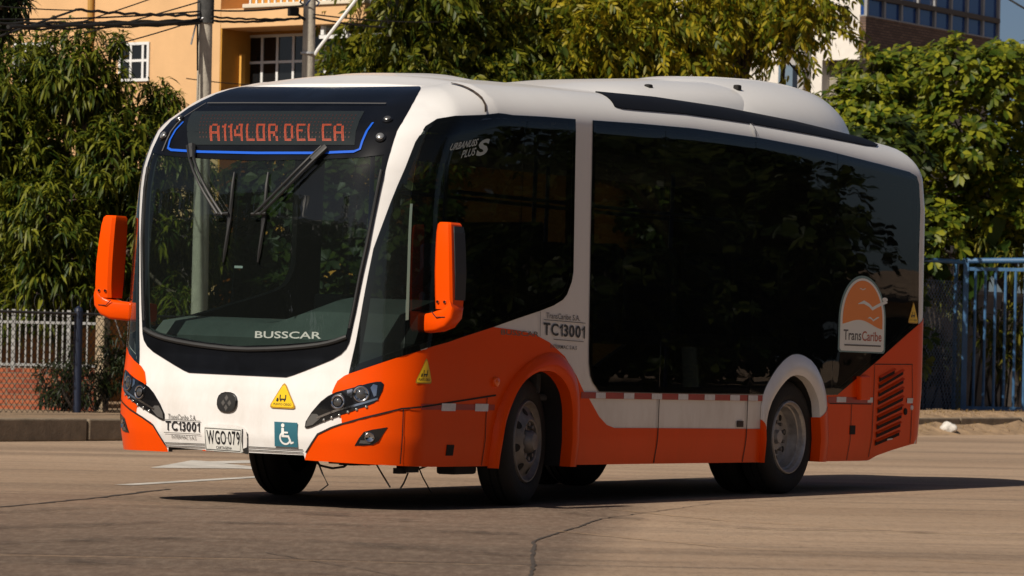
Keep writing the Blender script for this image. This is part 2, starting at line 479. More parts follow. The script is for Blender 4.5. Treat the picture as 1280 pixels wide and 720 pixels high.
def disc(c, nrm, r, depth, n=20, dome=0.0, inner=None):
    """short lens or button standing on a surface: rings along nrm"""
    nrm = np.array(nrm, float); nrm /= np.linalg.norm(nrm)
    u = np.cross(nrm, [0, 0, 1.]);
    if np.linalg.norm(u) < 1e-3: u = np.array([1., 0, 0])
    u /= np.linalg.norm(u); w = np.cross(nrm, u); c = np.array(c, float)
    rg = lambda rr, h: [c + nrm * h + rr * (u * math.cos(2 * math.pi * k / n) + w * math.sin(2 * math.pi * k / n)) for k in range(n)]
    return MB().loft([rg(r, 0), rg(r, depth * .7), rg(r * .9, depth), rg(r * .6, depth + dome * .6), rg(r * .05, depth + dome)], True, True)
# ------------------------------------------------------------------ outlines on the body surface (metres along s, t)
FRONT_BLACK = [(0.413,0.898),(0.464,0.913),(0.557,0.949),(0.663,0.992),(0.765,1.034),(0.825,1.072),(0.86,1.109),(0.88,1.154),(0.895,1.236),(0.917,1.365),(0.95,1.618),(0.989,1.919),(1.046,2.529),(1.044,2.737),(1.025,2.963),(1.014,3.097),(1.012,3.19)]
GLASS_LO = [(0.004,1.098),(0.336,1.118),(0.611,1.147),(0.758,1.171),(0.856,1.202),(0.869,1.279),(0.887,1.393),(0.921,1.652),(0.955,1.917),(1.004,2.425),(1.01,2.642),(1.0,2.693)]
GLASS_TOP = [(1.012,2.709),(0.834,2.688),(0.592,2.675),(-0.055,2.655)]
HEADLIGHT = [(0.597,0.558),(0.602,0.599),(0.646,0.667),(0.711,0.741),(0.764,0.782),(0.823,0.811),(0.935,0.846),(1.037,0.88),(1.088,0.893),(1.121,0.895),(1.142,0.879),(1.139,0.835),(1.116,0.774),(1.085,0.745),(1.027,0.719),(0.946,0.685),(0.832,0.642),(0.709,0.593),(0.647,0.565),(0.616,0.556)]
HL_LINE = [(0.659,0.613),(0.832,0.691),(0.971,0.736),(1.115,0.779)]
FOG = [(0.97,0.451),(0.998,0.502),(1.03,0.547),(1.084,0.565),(1.19,0.585),(1.168,0.546),(1.13,0.485),(1.092,0.461),(1.031,0.454)]
OR_FRONT = [(0.59,0.351),(0.601,0.379),(0.65,0.448),(0.698,0.516),(0.729,0.537),(0.803,0.567),(0.878,0.598),(0.873,0.633),(0.817,0.729),(0.792,0.81),(0.807,0.855),(0.821,0.888),(0.867,0.926),(0.894,0.938)]
GL1 = [(0.894,0.938),(0.898,0.979),(0.927,1.163),(0.947,1.31),(1.016,1.905),(1.114,2.338),(1.187,2.615),(1.202,2.797),(1.22,2.924),(1.282,2.994),(1.459,3.009),(1.911,2.963),(2.405,2.931),(2.957,2.932),(3.454,2.925),(3.464,2.306),(3.472,1.745),(3.451,1.67),(3.386,1.57),(3.329,1.528),(3.192,1.48),(3.002,1.436),(2.676,1.371),(2.334,1.3),(1.925,1.223),(1.734,1.183),(1.525,1.148),(1.362,1.106),(1.209,1.06),(1.071,1.008),(0.963,0.965)]
OR_WHITE = [(2.334,1.301),(2.658,1.287),(2.931,1.262),(3.149,1.208),(3.376,1.111),(3.553,0.975),(3.675,0.853),(3.762,0.8),(3.915,0.672),(4.034,0.611),(4.151,0.588),(4.556,0.588),(6.533,0.583),(6.702,0.58)]
GL2 = [(3.709,2.925),(4.436,2.93),(5.193,2.925),(6.29,2.921),(7.463,2.918),(8.534,2.904),(9.256,2.904),(9.403,2.875),(9.444,2.814),(9.43,2.212),(9.446,1.692),(9.449,1.496),(8.681,1.176),(7.902,0.868),(6.51,0.86),(5.168,0.855),(3.901,0.857),(3.808,0.919),(3.761,0.972),(3.737,1.061),(3.729,1.208),(3.713,2.001)]
ARCH_F_OUT = [(2.4,0.301),(2.385,0.444),(2.422,0.643),(2.497,0.785),(2.634,0.941),(2.799,1.046),(3.025,1.125),(3.199,1.145),(3.352,1.119),(3.498,1.028),(3.577,0.911),(3.598,0.793),(3.602,0.587),(3.629,0.302)]
ARCH_F_IN = [(2.456,0.3),(2.459,0.558),(2.574,0.786),(2.698,0.913),(2.86,0.984),(3.032,1.009),(3.208,0.983),(3.369,0.879),(3.439,0.733),(3.441,0.558),(3.477,0.304)]
ARCH_R_OUT = [(6.584,0.311),(6.523,0.622),(6.538,0.853),(6.588,0.925),(6.733,1.056),(6.925,1.164),(7.081,1.204),(7.241,1.197),(7.449,1.138),(7.605,1.01),(7.699,0.873),(7.717,0.75),(7.785,0.309)]
ARCH_R_IN = [(6.591,0.311),(6.547,0.59),(6.615,0.77),(6.745,0.894),(6.921,1.0),(7.063,1.028),(7.208,1.016),(7.359,0.953),(7.488,0.822),(7.509,0.756),(7.591,0.311)]
ROOFSTRIP = [(4.352,3.406),(4.162,3.098),(4.413,3.081),(5.833,3.086),(6.395,3.075),(7.592,3.091),(8.487,3.117),(8.838,3.148),(8.975,3.215),(8.604,3.342),(7.64,3.342),(6.746,3.363),(6.3,3.385),(5.049,3.406)]
DRIVERWIN = [(0.94,1.233),(0.994,1.655),(1.088,1.991),(1.17,2.276),(1.252,2.319),(1.282,1.997),(1.282,1.312),(1.115,1.267)]
BLUE = [(-0.022,2.712),(0.507,2.716),(0.8,2.73),(0.82,2.746),(0.811,2.938)]
CREASE = [(0.729,0.539),(0.874,0.595),(1.166,0.683),(1.282,0.714),(1.803,0.763),(2.417,0.819)]
bus = empty("city_bus", BUS_O, math.atan2(-math.cos(BUS_PHI), -math.sin(BUS_PHI)),
            "orange and white city bus with black glass sides turning on the concrete road", "bus")

def mir(poly): return [(-a, b) for a, b in poly][::-1]
def inset(poly, d):
    p = np.array(poly, float); n = len(p)
    area = .5 * np.sum(p[:, 0] * np.roll(p[:, 1], -1) - np.roll(p[:, 0], -1) * p[:, 1])
    sgn = 1 if area > 0 else -1
    e = np.roll(p, -1, 0) - p; e /= (np.linalg.norm(e, axis=1)[:, None] + 1e-9)
    nn = np.c_[-e[:, 1], e[:, 0]] * sgn
    m = nn + np.roll(nn, 1, 0); m /= (np.linalg.norm(m, axis=1)[:, None] + 1e-9)
    return [tuple(v) for v in p + m * d]
def clip_s(poly, a, b):
    def half(poly, keep, v):
        out = []
        for i in range(len(poly)):
            p, q = poly[i], poly[(i + 1) % len(poly)]
            kp, kq = keep(p[0]), keep(q[0])
            if kp: out.append(p)
            if kp != kq:
                f = (v - p[0]) / (q[0] - p[0]); out.append((v, p[1] + f * (q[1] - p[1])))
        return out
    return half(half(list(poly), lambda s: s >= a, a), lambda s: s <= b, b)

ARF = [tuple(v) for v in resample(ARCH_F_IN, 40)]; ARR = [tuple(v) for v in resample(ARCH_R_IN, 40)]
ARF_H = [(ARF[0][0], .1)] + ARF + [(ARF[-1][0], .1)]; ARR_H = [(ARR[0][0], .1)] + ARR + [(ARR[-1][0], .1)]
bottom_half = [(0, .362), (.578, .367), (.585, .334), (1.2, .325), (1.6, .315), (8.6, .312), (8.70, .345), (9.05, .40), (9.45, .452), (SMAX, .47)]
half_outer = bottom_half + [(SMAX, TT), (0, TT)]
WSC = [(s, t - .0) for s, t in GLASS_LO] + [(s, t) for s, t in GLASS_TOP[:3]]          # near half of the windscreen
WSC_F = WSC + [(-s, t) for s, t in WSC[::-1] if s > .01]
WSC_H = [(s, t) for s, t in WSC] + [(0, 2.656)]
WSC_H[0] = (0, 1.098)
GL1H = inset(GL1, .045); GL2H = inset(GL2, .05)
ARR_BIG = inset(ARR_H, -.0)

# white shell, half by half, with the openings cut
for mm, nm in ((False, "near"), (True, "far")):
    hl = [ARF_H, ARR_H, WSC_H, GL1H, GL2H]
    sh = patch("body_shell", M["white"], half_outer, hl, off=0.0, step=.055, parent=bus, mirror=mm)
    patch("inner_lining", M["lining"], half_outer, hl, off=-.045, step=.11, parent=sh, mirror=mm)
# roof skin closing the top
ss = np.linspace(0, SMAX, 120); rows = []
for a in np.linspace(0, 1, 9):
    ring = []
    for sgn in (1,):
        p = S(ss, np.full_like(ss, TT)); p[:, 1] *= (1 - a); p[:, 2] += .06 * (1 - (1 - a) ** 2) * smooth01(.55, 1.6, p[:, 0]); ring += list(p)
    rows.append(ring)
mb = MB()
mb.loft([B(r) for r in rows], closed=False)
rows2 = [[q * np.array([1, -1, 1]) for q in r] for r in rows]
mb.loft([B(r) for r in rows2], closed=False)
mb.build("roof", M["white"], bus, smooth=True)

# orange panels
bot = lambda a, b: [(x, float(np.interp(x, [q[0] for q in bottom_half], [q[1] for q in bottom_half]))) for x in np.linspace(a, b, 24)]
gl1_bottom = GL1[:0:-1]
gb = [p for p in GL1 if p[1] < 1.302 and p[0] > .95 and p[0] <= 2.34]
gb = sorted(gb)
OR1 = list(OR_FRONT) + [(.92, .948)] + gb + OR_WHITE[1:] + [(6.72, .57), (6.75, .313)] + bot(6.7, .586)
OR2 = [(7.60, .313), (7.60, .862), (7.902, .868), (8.681, 1.176), (9.449, 1.496), (9.62, 1.565), (SMAX, 1.6)] + bot(SMAX, 7.62)
for mm in (False, True):
    o = patch("orange_skirt", M["orange"], OR1, [ARF_H, ARR_H], off=.004, step=.09, parent=bus, mirror=mm, rim=.006)
    o = patch("rear_orange_panel", M["orange"], OR2, [ARR_H], off=.004, step=.09, parent=bus, mirror=mm, rim=.006)

# black front mask round the windscreen and the destination box
FB = [(0, .898)] + list(FRONT_BLACK[:-1]) + [(1.012, 3.19), (1.006, 3.28), (.985, 3.36), (.93, 3.41), (.80, 3.432), (0, 3.432)]
for mm in (False, True):
    patch("front_mask", M["visor"], FB, [WSC_H], off=.005, step=.08, parent=bus, mirror=mm, rim=.008)
WF = inset(WSC_F, -.02)
ws = patch("windscreen", M["wind"], WF, off=.001, step=.09, parent=bus)
# ridge under the glass: a rubber lip across the mask
lip = [(0, 1.072), (.336, 1.09), (.611, 1.12), (.76, 1.15), (.862, 1.19)]
lp = chaikin([(-a, b) for a, b in lip[:0:-1]] + lip, 1)
tubeS([tuple(p) for p in lp], .018, .008).build("windscreen_lip", M["blackmat"], ws, smooth=True)
for mm in (1, -1):
    tubeS([(mm * a, b) for a, b in ((.878, 1.25), (.90, 1.39), (.932, 1.652), (.965, 1.917), (1.012, 2.425), (1.02, 2.6))], .012, .006).build("windscreen_lip", M["blackmat"], ws, smooth=True)

# side glass
cut2 = [3.6, 4.818, 6.31, 7.785, 9.6]
for mm in (False, True):
    gm = M["farglass"] if mm else M["side"]
    patch("window_seal", M["black"], GL1, [GL1H], off=.003, step=.1, parent=bus, mirror=mm)
    patch("window_seal", M["black"], GL2, [GL2H, ARR_H], off=.003, step=.1, parent=bus, mirror=mm)
    c1 = [.88, 1.262, 2.668, 3.6]
    for a, b in zip(c1[:-1], c1[1:]):
        pl = inset(clip_s(GL1, a, b), .005)
        if len(pl) > 2: patch("driver_window" if a < 1 else "side_window", M["farglass"] if mm else (M["side"] if a > 1 else M["cabglass"]), pl, off=.006, step=.1, parent=bus, mirror=mm, rim=.004)
    for a, b in zip(cut2[:-1], cut2[1:]):
        pl = inset(clip_s(GL2, a, b), .005)
        patch("side_window", M["farglass"] if mm else M["sidedark"], pl, [ARR_H], off=.006, step=.1, parent=bus, mirror=mm, rim=.004)
    # rear glass
    patch("rear_window", M["black"], [(SMAX - 1.02, 1.66), (SMAX, 1.66), (SMAX, 2.72), (SMAX - .95, 2.72)], off=.005, step=.12, parent=bus, mirror=mm, rim=.004)
    # roof side vent, black
    patch("roof_vent_strip", M["ventblack"], [(4.33, 3.40), (4.162, 3.098), (4.25, 3.083), (4.413, 3.081), (5.833, 3.083), (6.395, 3.08), (7.592, 3.088), (8.487, 3.117), (8.80, 3.15), (8.93, 3.20), (8.90, 3.26), (8.75, 3.33), (8.604, 3.38), (7.64, 3.40), (6.746, 3.40), (6.3, 3.405), (5.049, 3.41)], off=.006, step=.08, parent=bus, mirror=mm, rim=.01)

# panel gaps
for mm in (1, -1):
    f = lambda pts: [(mm * a, b) for a, b in pts]
    sline("panel_gap", M["seam"], bus, f([(.60, .385), (.70, .518), (.80, .566), (.874, .594), (1.03, .645), (1.166, .683), (1.282, .714), (1.803, .763), (2.417, .819)]), .012, .0085)
    sline("panel_gap", M["seam"], bus, f([(1.30, .335), (1.30, .71)]), .008, .0085)
    sline("panel_gap", M["seam"], bus, f([(2.30, .32), (2.30, .80)]), .008, .0085)
    for sx in (4.82, 6.28): sline("panel_gap", M["seam"], bus, f([(sx, .318), (sx, .855)]), .012, .0085)
    sline("panel_gap", M["seam"], bus, f([(8.17, .32), (8.17, .80)]), .008, .0085)
    sline("panel_gap", M["seam"], bus, f([(8.59, .345), (8.59, 1.135), (9.34, 1.145), (9.40, .46)]), .010, .0085)
    sline("panel_gap", M["seam"], bus, f([(7.75, .795), (8.55, .795)]), .008, .0085)
    sline("panel_gap", M["inkgrey"], bus, f([(2.998, 1.43), (3.0, 1.25)]), .006, .0085)
    sline("panel_gap", M["inkgrey"], bus, f([(6.33, 2.93), (6.35, 3.08)]), .012, .0085)
    # weathered sealant across the roof edge
    sline("roof_sealant", M["sealant"], bus, f([(1.93, 2.985), (1.90, 3.12), (1.82, 3.26), (1.74, 3.40)]), .035, .006, .05)
sline("roof_sealant", M["stickwhite"], bus, [(6.305, 2.935), (6.315, 3.07)], .016, .0068)

# wheel-arch lips and dark wells
def arch(poly_in, poly_out, mat, mm, hgt=.07):
    a = resample(chaikin(poly_out, 1), 44); b = resample(chaikin(poly_in, 1), 44)
    rings = []
    for f, o in ((0, .003), (.12, hgt * .43), (.45, hgt * .89), (.8, hgt), (1.0, hgt * .83), (1.02, -.03)):
        p = a + (b - a) * f
        rings.append(list(B(S(mm * p[:, 0], np.maximum(p[:, 1], .30), o))))
    w = MB().loft(rings, closed=False).build("wheel_arch", mat, bus, smooth=True, sharp=60)
    r2 = []
    for o in (-.02, -.3, -.62):
        r2.append(list(B(S(mm * b[:, 0], np.maximum(b[:, 1], .30), o))))
    # back plate
    c = S(mm * np.full(44, b[:, 0].mean()), np.full(44, .55), -.62); r2.append(list(B(c)))
    MB().loft(r2, closed=False).build("wheel_well", M["under"], w, smooth=False)
for mm in (1, -1):
    arch(ARCH_F_IN, ARCH_F_OUT, M["orange"], mm)
    arch(ARCH_R_IN, ARCH_R_OUT, M["white"], mm, .048)
    # lower ends of the rear arch are orange
    p = resample(ARCH_R_OUT, 44); q = resample(ARCH_R_IN, 44)
    for sl in (slice(0, 7), slice(-9, None)):
        a, b = p[sl], q[sl]; rings = []
        for f, o in ((-.02, .004), (.12, .026), (.45, .046), (.8, .052), (1.004, .043), (1.035, -.04)):
            r_ = a + (b - a) * f; rings.append(list(B(S(mm * r_[:, 0], np.maximum(r_[:, 1], .30), o))))
        MB().loft(rings, closed=False).build("arch_foot", M["orange"], bus, smooth=True)

# under-body
ub = MB()
ub.box((-(4.3 - XA), 0, .56), (8.0, 1.5, .36))
for x0, x1 in ((.45, 1.30), (2.55, 5.40), (6.75, 7.7)):
    for sy in (1, -1): ub.box((-((x0 + x1) / 2 - XA), sy * .95, .58), (x1 - x0, .5, .42))
ub.box((-(.6 - XA), .1, .43), (.7, 1.7, .1)); ub.box((-(3.4 - XA), -.3, .34), (.9, .5, .2)); ub.box((-(1.55 - XA), .6, .33), (.3, .5, .1))
for xa in (XA, XA + WB): ub.box((-(xa - XA), 0, .46), (.16, 1.5, .16))
ub.build("chassis", M["under"], bus)
# loose hoses and a broken bracket under the bumper
hz = MB()
def hose(pts, r=.008): hz.tube([tuple(v) for v in pts], r, 6)
hb = lambda s, t, o=-.07: B(S(s, t, o))
hose([hb(.64, .34), hb(.68, .25), hb(.73, .17), hb(.66, .12)], .006)
hose([hb(.60, .36), hb(.66, .30), hb(.76, .285), hb(.86, .30), hb(.93, .345)], .009)
hose([hb(.98, .35), hb(1.02, .32), hb(1.08, .32), hb(1.12, .345)], .006)
hose([hb(1.12, .35), hb(1.20, .25), hb(1.27, .17)], .006)
hose([hb(1.46, .27), hb(1.41, .20), hb(1.37, .16)], .006); hose([hb(1.46, .29), hb(1.60, .295), hb(1.72, .32)], .007)
hose([hb(1.58, .33), hb(1.66, .24), hb(1.78, .13)], .005)
hz.box(hb(1.45, .305), (.13, .10, .06)); hz.box(hb(1.36, .285), (.08, .06, .04)); hz.box(hb(1.0, .335, -.30), (.4, .12, .05)); hz.box(hb(.75, .34, -.30), (.3, .1, .05))
hz.build("hanging_hose", M["under"], bus, smooth=True)
hz = MB(); hz.box(hb(2.15, .30, -.1), (.3, .16, .09)); hz.build("step_bracket", M["under"], bus, bevel=.02)

# roof pods
def pod(name, st, base_drop=.12, expo=2.6, mat=None):
    rings = []
    for x, hw, zt in st:
        zb = 3.0 - float(np.interp(x, DX, DZ)); ring = []
        for a in np.linspace(0, math.pi, 33):
            c, s_ = math.cos(a), math.sin(a)
            y = hw * math.copysign(abs(c) ** (2 / expo), c); z = zb + (zt - zb) * (abs(s_) ** (2 / expo))
            ring.append(np.array([x, y, z]))
        rings.append(list(B(ring)))
    return MB().loft(rings, closed=False).build(name, mat or M["white"], bus, smooth=True, sharp=50)
pod("roof_hatch_dome", [(1.03, .48, 2.86), (1.06, .55, 2.97), (1.14, .60, 3.03), (1.28, .64, 3.08), (1.55, .68, 3.125), (2.0, .70, 3.16), (2.4, .69, 3.15), (2.7, .66, 3.125), (3.0, .60, 3.10), (3.2, .5, 3.05)])
rp = pod("air_conditioner", [(3.0, .60, 3.04), (3.35, .66, 3.165), (3.6, .70, 3.20), (3.9, .76, 3.25), (4.3, .80, 3.30), (5.2, .82, 3.38), (5.8, .83, 3.42), (6.3, .80, 3.44), (7.0, .6, 3.40)], expo=2.9)
pod("roof_rear_dome", [(5.2, .60, 3.12), (5.35, .74, 3.30), (5.6, .83, 3.40), (6.0, .88, 3.465), (6.6, .90, 3.51), (7.1, .90, 3.535), (7.45, .88, 3.54), (7.75, .83, 3.53), (8.0, .74, 3.495), (8.2, .63, 3.43), (8.36, .50, 3.33), (8.48, .36, 3.21), (8.56, .2, 3.08), (8.6, .06, 2.95)], expo=2.25)
for x, y, z in ((4.55, .62, 3.255), (6.05, .62, 3.37)):
    MB().box(B((x, y, z)), (.07, .05, .05)).build("pod_clip", M["under"], rp, bevel=.012)

# ------------------------------------------------------------------ destination display
sc_ = patch("destination_display", M["screen"], [(-.64, 2.765), (.765, 2.772), (.655, 3.06), (-.86, 3.055)], off=.009, step=.08, parent=bus)
sline("display_frame", M["inkgrey"], sc_, [(-.80, 3.150), (-.4, 3.150), (0, 3.148), (.4, 3.147), (.77, 3.145)], .012, .012)
sline("display_frame", M["inkgrey"], sc_, [(-.872, 2.72), (-.874, 3.0), (-.82, 3.15)], .012, .012)
BL = [(-.82, 2.95), (-.835, 2.80), (-.82, 2.742), (-.78, 2.728), (-.5, 2.717), (0, 2.712), (.5, 2.716), (.78, 2.728), (.82, 2.746), (.815, 2.80), (.812, 2.95)]
sline("blue_trim", M["bluestrip"], bus, BL, .017, .013, .06)
DOT = {'A': ["0110", "1001", "1001", "1001", "1111", "1001", "1001", "1001"], '1': ["01", "11", "01", "01", "01", "01", "01", "01"], '4': ["0011", "0101", "0101", "1001", "1001", "1111", "0001", "0001"],
       'L': ["1000"] * 7 + ["1111"], 'O': ["1111"] + ["1001"] * 6 + ["1111"], 'R': ["1110", "1001", "1001", "1001", "1110", "1010", "1001", "1001"],
       'D': ["1110"] + ["1001"] * 6 + ["1110"], 'E': ["1111", "1000", "1000", "1110", "1000", "1000", "1000", "1111"], 'C': ["1111", "1000", "1000", "1000", "1000", "1000", "1000", "1111"]}
def dots(name, mat, rects, parent, off=.012, quad=None):
    V = []; F = []
    for s0, t0, w, h in rects:
        n = len(V); V += [(s0, t0), (s0 + w, t0), (s0 + w, t0 + h), (s0, t0 + h)]; F.append((n, n + 1, n + 2, n + 3))
    V = np.array(V); return surf2d(name, mat, V, F, parent, off, (0, 0, 1, 1), quad)
rects = []; t0, t1 = 0., 1.
LQ = [(-.454, 2.794), (.673, 2.801), (.595, 2.937), (-.548, 2.932)]
cells = [(ch, (a - 264.5) / 167.5, (b - 264.5) / 167.5) for ch, a, b in (('A', 264.5, 278), ('1', 281, 286.5), ('1', 289, 294.5), ('4', 297, 308), ('L', 312.5, 323), ('O', 325.5, 336.5), ('R', 340.5, 352.5), ('D', 360.5, 371.5), ('E', 375.5, 386), ('L', 389, 398.5), ('C', 406, 417), ('A', 420, 432))]
for ch, a, b in cells:
    g = DOT[ch]; nc = len(g[0]); nr = 8
    # each cell is two LEDs wide and two tall where the stroke is thick
    for r_, row in enumerate(g):
        for c_, v in enumerate(row):
            if v == '1':
                w = (b - a) / (nc * 2); h = (t1 - t0) / (nr * 2)
                for i in range(2):
                    for j in range(2):
                        rects.append((a + (c_ * 2 + i) * w, t1 - (r_ * 2 + j + 1) * h, w * .72, h * .72))
dots("display_text", M["led"], rects, sc_, quad=LQ)
# unlit matrix
rects = [(.08 + i * .0205, .06 + j * .11, .007, .045) for i in range(44) for j in range(9)]
dots("display_matrix", M["leddim"], rects, sc_, .0105, quad=[(-.64, 2.765), (.765, 2.772), (.655, 3.06), (-.86, 3.055)])

# marker lamps at the top corners
for mm in (1, -1):
    for (s_, t_), r_ in (((.906, 2.974), .026), ((.936, 2.825), .028)):
        p = S(mm * s_, t_, .006); n = snorm(mm * s_, t_); n = n if n[0] < 0 else -n
        nl = BN(n)
        k = disc(B(p), nl, r_ * 1.45, .012).build("marker_lamp", M["black"], bus, smooth=True)
        disc(B(p + n * .010), nl, r_, .012, dome=.006).build("lens", M["lens" if t_ < 2.9 else "lensdim"], k, smooth=True)

# ------------------------------------------------------------------ wipers (parked, hung from the top of the glass)
for (a, b, c, d) in (((-.588, 2.754), (-.198, 2.202), (-.146, 2.57), (-.166, 1.739)), ((.556, 2.756), (.117, 2.209), (.141, 2.573), (.127, 1.748))):
    w = MB()
    lerp = lambda p, q, f: (p[0] + (q[0] - p[0]) * f, p[1] + (q[1] - p[1]) * f)
    for dx in (-.022, .022):
        P = [lerp(a, b, f) for f in np.linspace(0, 1, 7)]
        w.tube([B(S(p[0] + dx, p[1] - dx * .2, .055)) for p in P], .011, 6)
    wp = w.build("wiper", M["blackmat"], bus, smooth=True)
    P = [lerp(a, (a[0] * .98, a[1]), 0), lerp(a, b, .16)]
    MB().tube([B(S(*P[0], .03)), B(S(*P[1], .05))], [.035, .022], 8).build("wiper_motor_cap", M["blackmat"], wp, smooth=True)
    P = [lerp(c, d, f) for f in np.linspace(0, 1, 9)]
    MB().tube([B(S(p[0] + .018 * math.sin(math.pi * f), p[1], .018)) for p, f in zip(P, np.linspace(0, 1, 9))], [.006] + [.013] * 3 + [.018] + [.013] * 3 + [.006], 6).build("wiper_blade", M["blackmat"], wp, smooth=True)
    MB().tube([B(S(b[0] - .05, b[1], .05)), B(S(b[0] + .07, b[1] + .01, .05))], .011, 6).build("wiper_link", M["blackmat"], wp)
# ------------------------------------------------------------------ headlights and fog lamps
for mm in (1, -1):
    hp = [(mm * a, b) for a, b in HEADLIGHT]
    hl = patch("headlight", M["black"], hp if mm > 0 else hp[::-1], off=.007, step=.05, parent=bus, rim=.01)
    # chrome inner reflector plane and diagonal blade
    for (a, b), r_ in (((.842, .744), .058), ((.998, .804), .064)):
        n = snorm(mm * a, b); n = n if n[0] < 0 else -n; nl = BN(n); p = S(mm * a, b, .008)
        k = disc(B(p), nl, r_, .006).build("projector_ring", M["black"], hl, smooth=True)
        disc(B(p + n * .006), nl, r_ * .86, .004, dome=-.014).build("reflector", M["bowl"], k, smooth=True)
        disc(B(p + n * .004), nl, r_ * .50, .005, dome=.008).build("lens", M["bulb"], k, smooth=True)
    patch("reflector", M["chrome"], [(mm * a, b) for a, b in ((.905, .795), (.935, .775), (.945, .80), (.935, .838), (.90, .826))], off=.0095, step=.05, parent=hl)
    patch("reflector", M["chrome"], [(mm * a, b) for a, b in ((1.055, .85), (1.085, .79), (1.10, .80), (1.10, .868), (1.07, .876))], off=.0095, step=.05, parent=hl)
    patch("reflector", M["inkgrey"], [(mm * a, b) for a, b in ((.605, .565), (.66, .58), (.72, .63), (.69, .655), (.65, .655), (.615, .61))], off=.0095, step=.05, parent=hl)
    sline("light_blade", M["chrome"], hl, [(mm * a, b) for a, b in ((.69, .628), (.832, .684), (.971, .729), (1.112, .778))], .014, .012, .05)
    for a, b in ((.744, .616), (.802, .635), (.859, .654), (.918, .679), (.976, .698), (1.04, .719)):
        n = snorm(mm * a, b); n = n if n[0] < 0 else -n
        disc(B(S(mm * a, b, .008)), BN(n), .010, .005, n=10, dome=.002).build("daytime_lamp", M["lens"], hl, smooth=True)
    fp = [(mm * a, b) for a, b in FOG]
    fg = patch("fog_light", M["black"], fp if mm > 0 else fp[::-1], off=.007, step=.05, parent=bus, rim=.008)
    a, b = 1.07, .512; n = snorm(mm * a, b); n = n if n[0] < 0 else -n
    disc(B(S(mm * a, b, .008)), BN(n), .034, .006, dome=-.006).build("reflector", M["bowl"], fg, smooth=True)
    patch("reflector", M["inkgrey"], [(mm * s_, t_) for s_, t_ in ((1.0, .468), (1.08, .468), (1.05, .49), (1.01, .49))], off=.010, step=.05, parent=fg)

# ------------------------------------------------------------------ mirrors
def mirror(mm):
    m = None
    root = lambda x, y, z: B((x, mm * y, z))
    # lower arm: a flattened elbow from the corner pillar out and up into the foot of the housing
    arm = []
    for y, z, hx, hz_, xc in ((1.16, 1.310, .060, .066, .52), (1.26, 1.308, .066, .068, .47), (1.38, 1.318, .074, .068, .385), (1.455, 1.345, .078, .064, .38), (1.505, 1.392, .080, .052, .38), (1.520, 1.450, .078, .036, .38)):
        k = .42
        arm.append([root(xc + hx * math.copysign(abs(math.cos(t)) ** k, math.cos(t)), y + (-.5 * hz_ * math.sin(t) * (y - 1.25) / .25 if y > 1.3 else 0), z + hz_ * math.copysign(abs(math.sin(t)) ** k, math.sin(t))) for t in np.linspace(0, 2 * math.pi, 17)[:-1]])
    m = MB().loft(arm, True, True).build("wing_mirror", M["orange"], bus, smooth=True, sharp=50)
    hs = []
    for z, y0, y1, x0, x1 in ((1.405, 1.385, 1.525, .310, .455), (1.50, 1.383, 1.526, .298, .462), (1.65, 1.378, 1.520, .292, .466), (1.80, 1.374, 1.508, .295, .468), (1.93, 1.372, 1.494, .302, .468), (1.985, 1.374, 1.484, .312, .466), (2.000, 1.382, 1.472, .325, .460)):
        hs.append([root(x0 + .020, y0, z), root(x0, y0 + .022, z), root(x0 - .004, (y0 + y1) / 2, z), root(x0, y1 - .014, z), root(x0 + .018, y1, z), root(x1, y1, z), root(x1, y0, z)])
    MB().loft(hs, True, True).build("mirror_housing", M["orange"], m, smooth=True, sharp=28)
    # black cheek on the outer side and the mirror face behind
    ck = []
    for z, y1, x0, x1 in ((1.47, 1.530, .345, .475), (1.65, 1.528, .340, .480), (1.80, 1.516, .342, .482), (1.93, 1.502, .348, .482), (1.975, 1.491, .358, .478)):
        ck.append([root(x0, y1 - .05, z), root(x0, y1, z), root(x1, y1, z), root(x1, y1 - .05, z)])
    MB().loft(ck, True, True).build("mirror_cheek", M["blackmat"], m)
    MB().box(root(.472, 1.445, 1.70), (.010, .12, .48)).build("mirror_glass", M["mirror"], m)
    for y in (1.42, 1.475): disc(root(.300, y, 1.455), BN((-1, 0, 0)), .011, .008, n=10).build("screw", M["chrome"], m)
    MB().tube([root(.300, 1.37, 1.388), root(.298, 1.41, 1.350), root(.300, 1.48, 1.352)], .0035, 5).build("casing_joint", M["seam"], m)
mirror(1); mirror(-1)
# bright guide of the sliding driver's window
patch("window_guide", M["guide"], [(1.262, 1.32), (1.285, 1.325), (1.275, 2.33), (1.255, 2.33)], off=.011, step=.1, parent=bus)

# ------------------------------------------------------------------ lettering and stickers, front
bd = patch("front_badge", M["chrome"], chaikin([(-.135, .632), (.037, .632), (.037, .776), (-.135, .776)], 2, True), off=.007, step=.05, parent=bus, rim=.005)
bk = patch("badge_face", M["blackmat"], chaikin([(-.126, .640), (.028, .640), (.028, .768), (-.126, .768)], 2, True), off=.013, step=.05, parent=bd, rim=.008)
for a, b in ((-.075, .70), (-.022, .70), (-.05, .735), (-.05, .668)):
    patch("badge_mark", M["inkgrey"], [(a - .016, b), (a, b - .022), (a + .016, b), (a, b + .022)], off=.0145, step=.05, parent=bd)

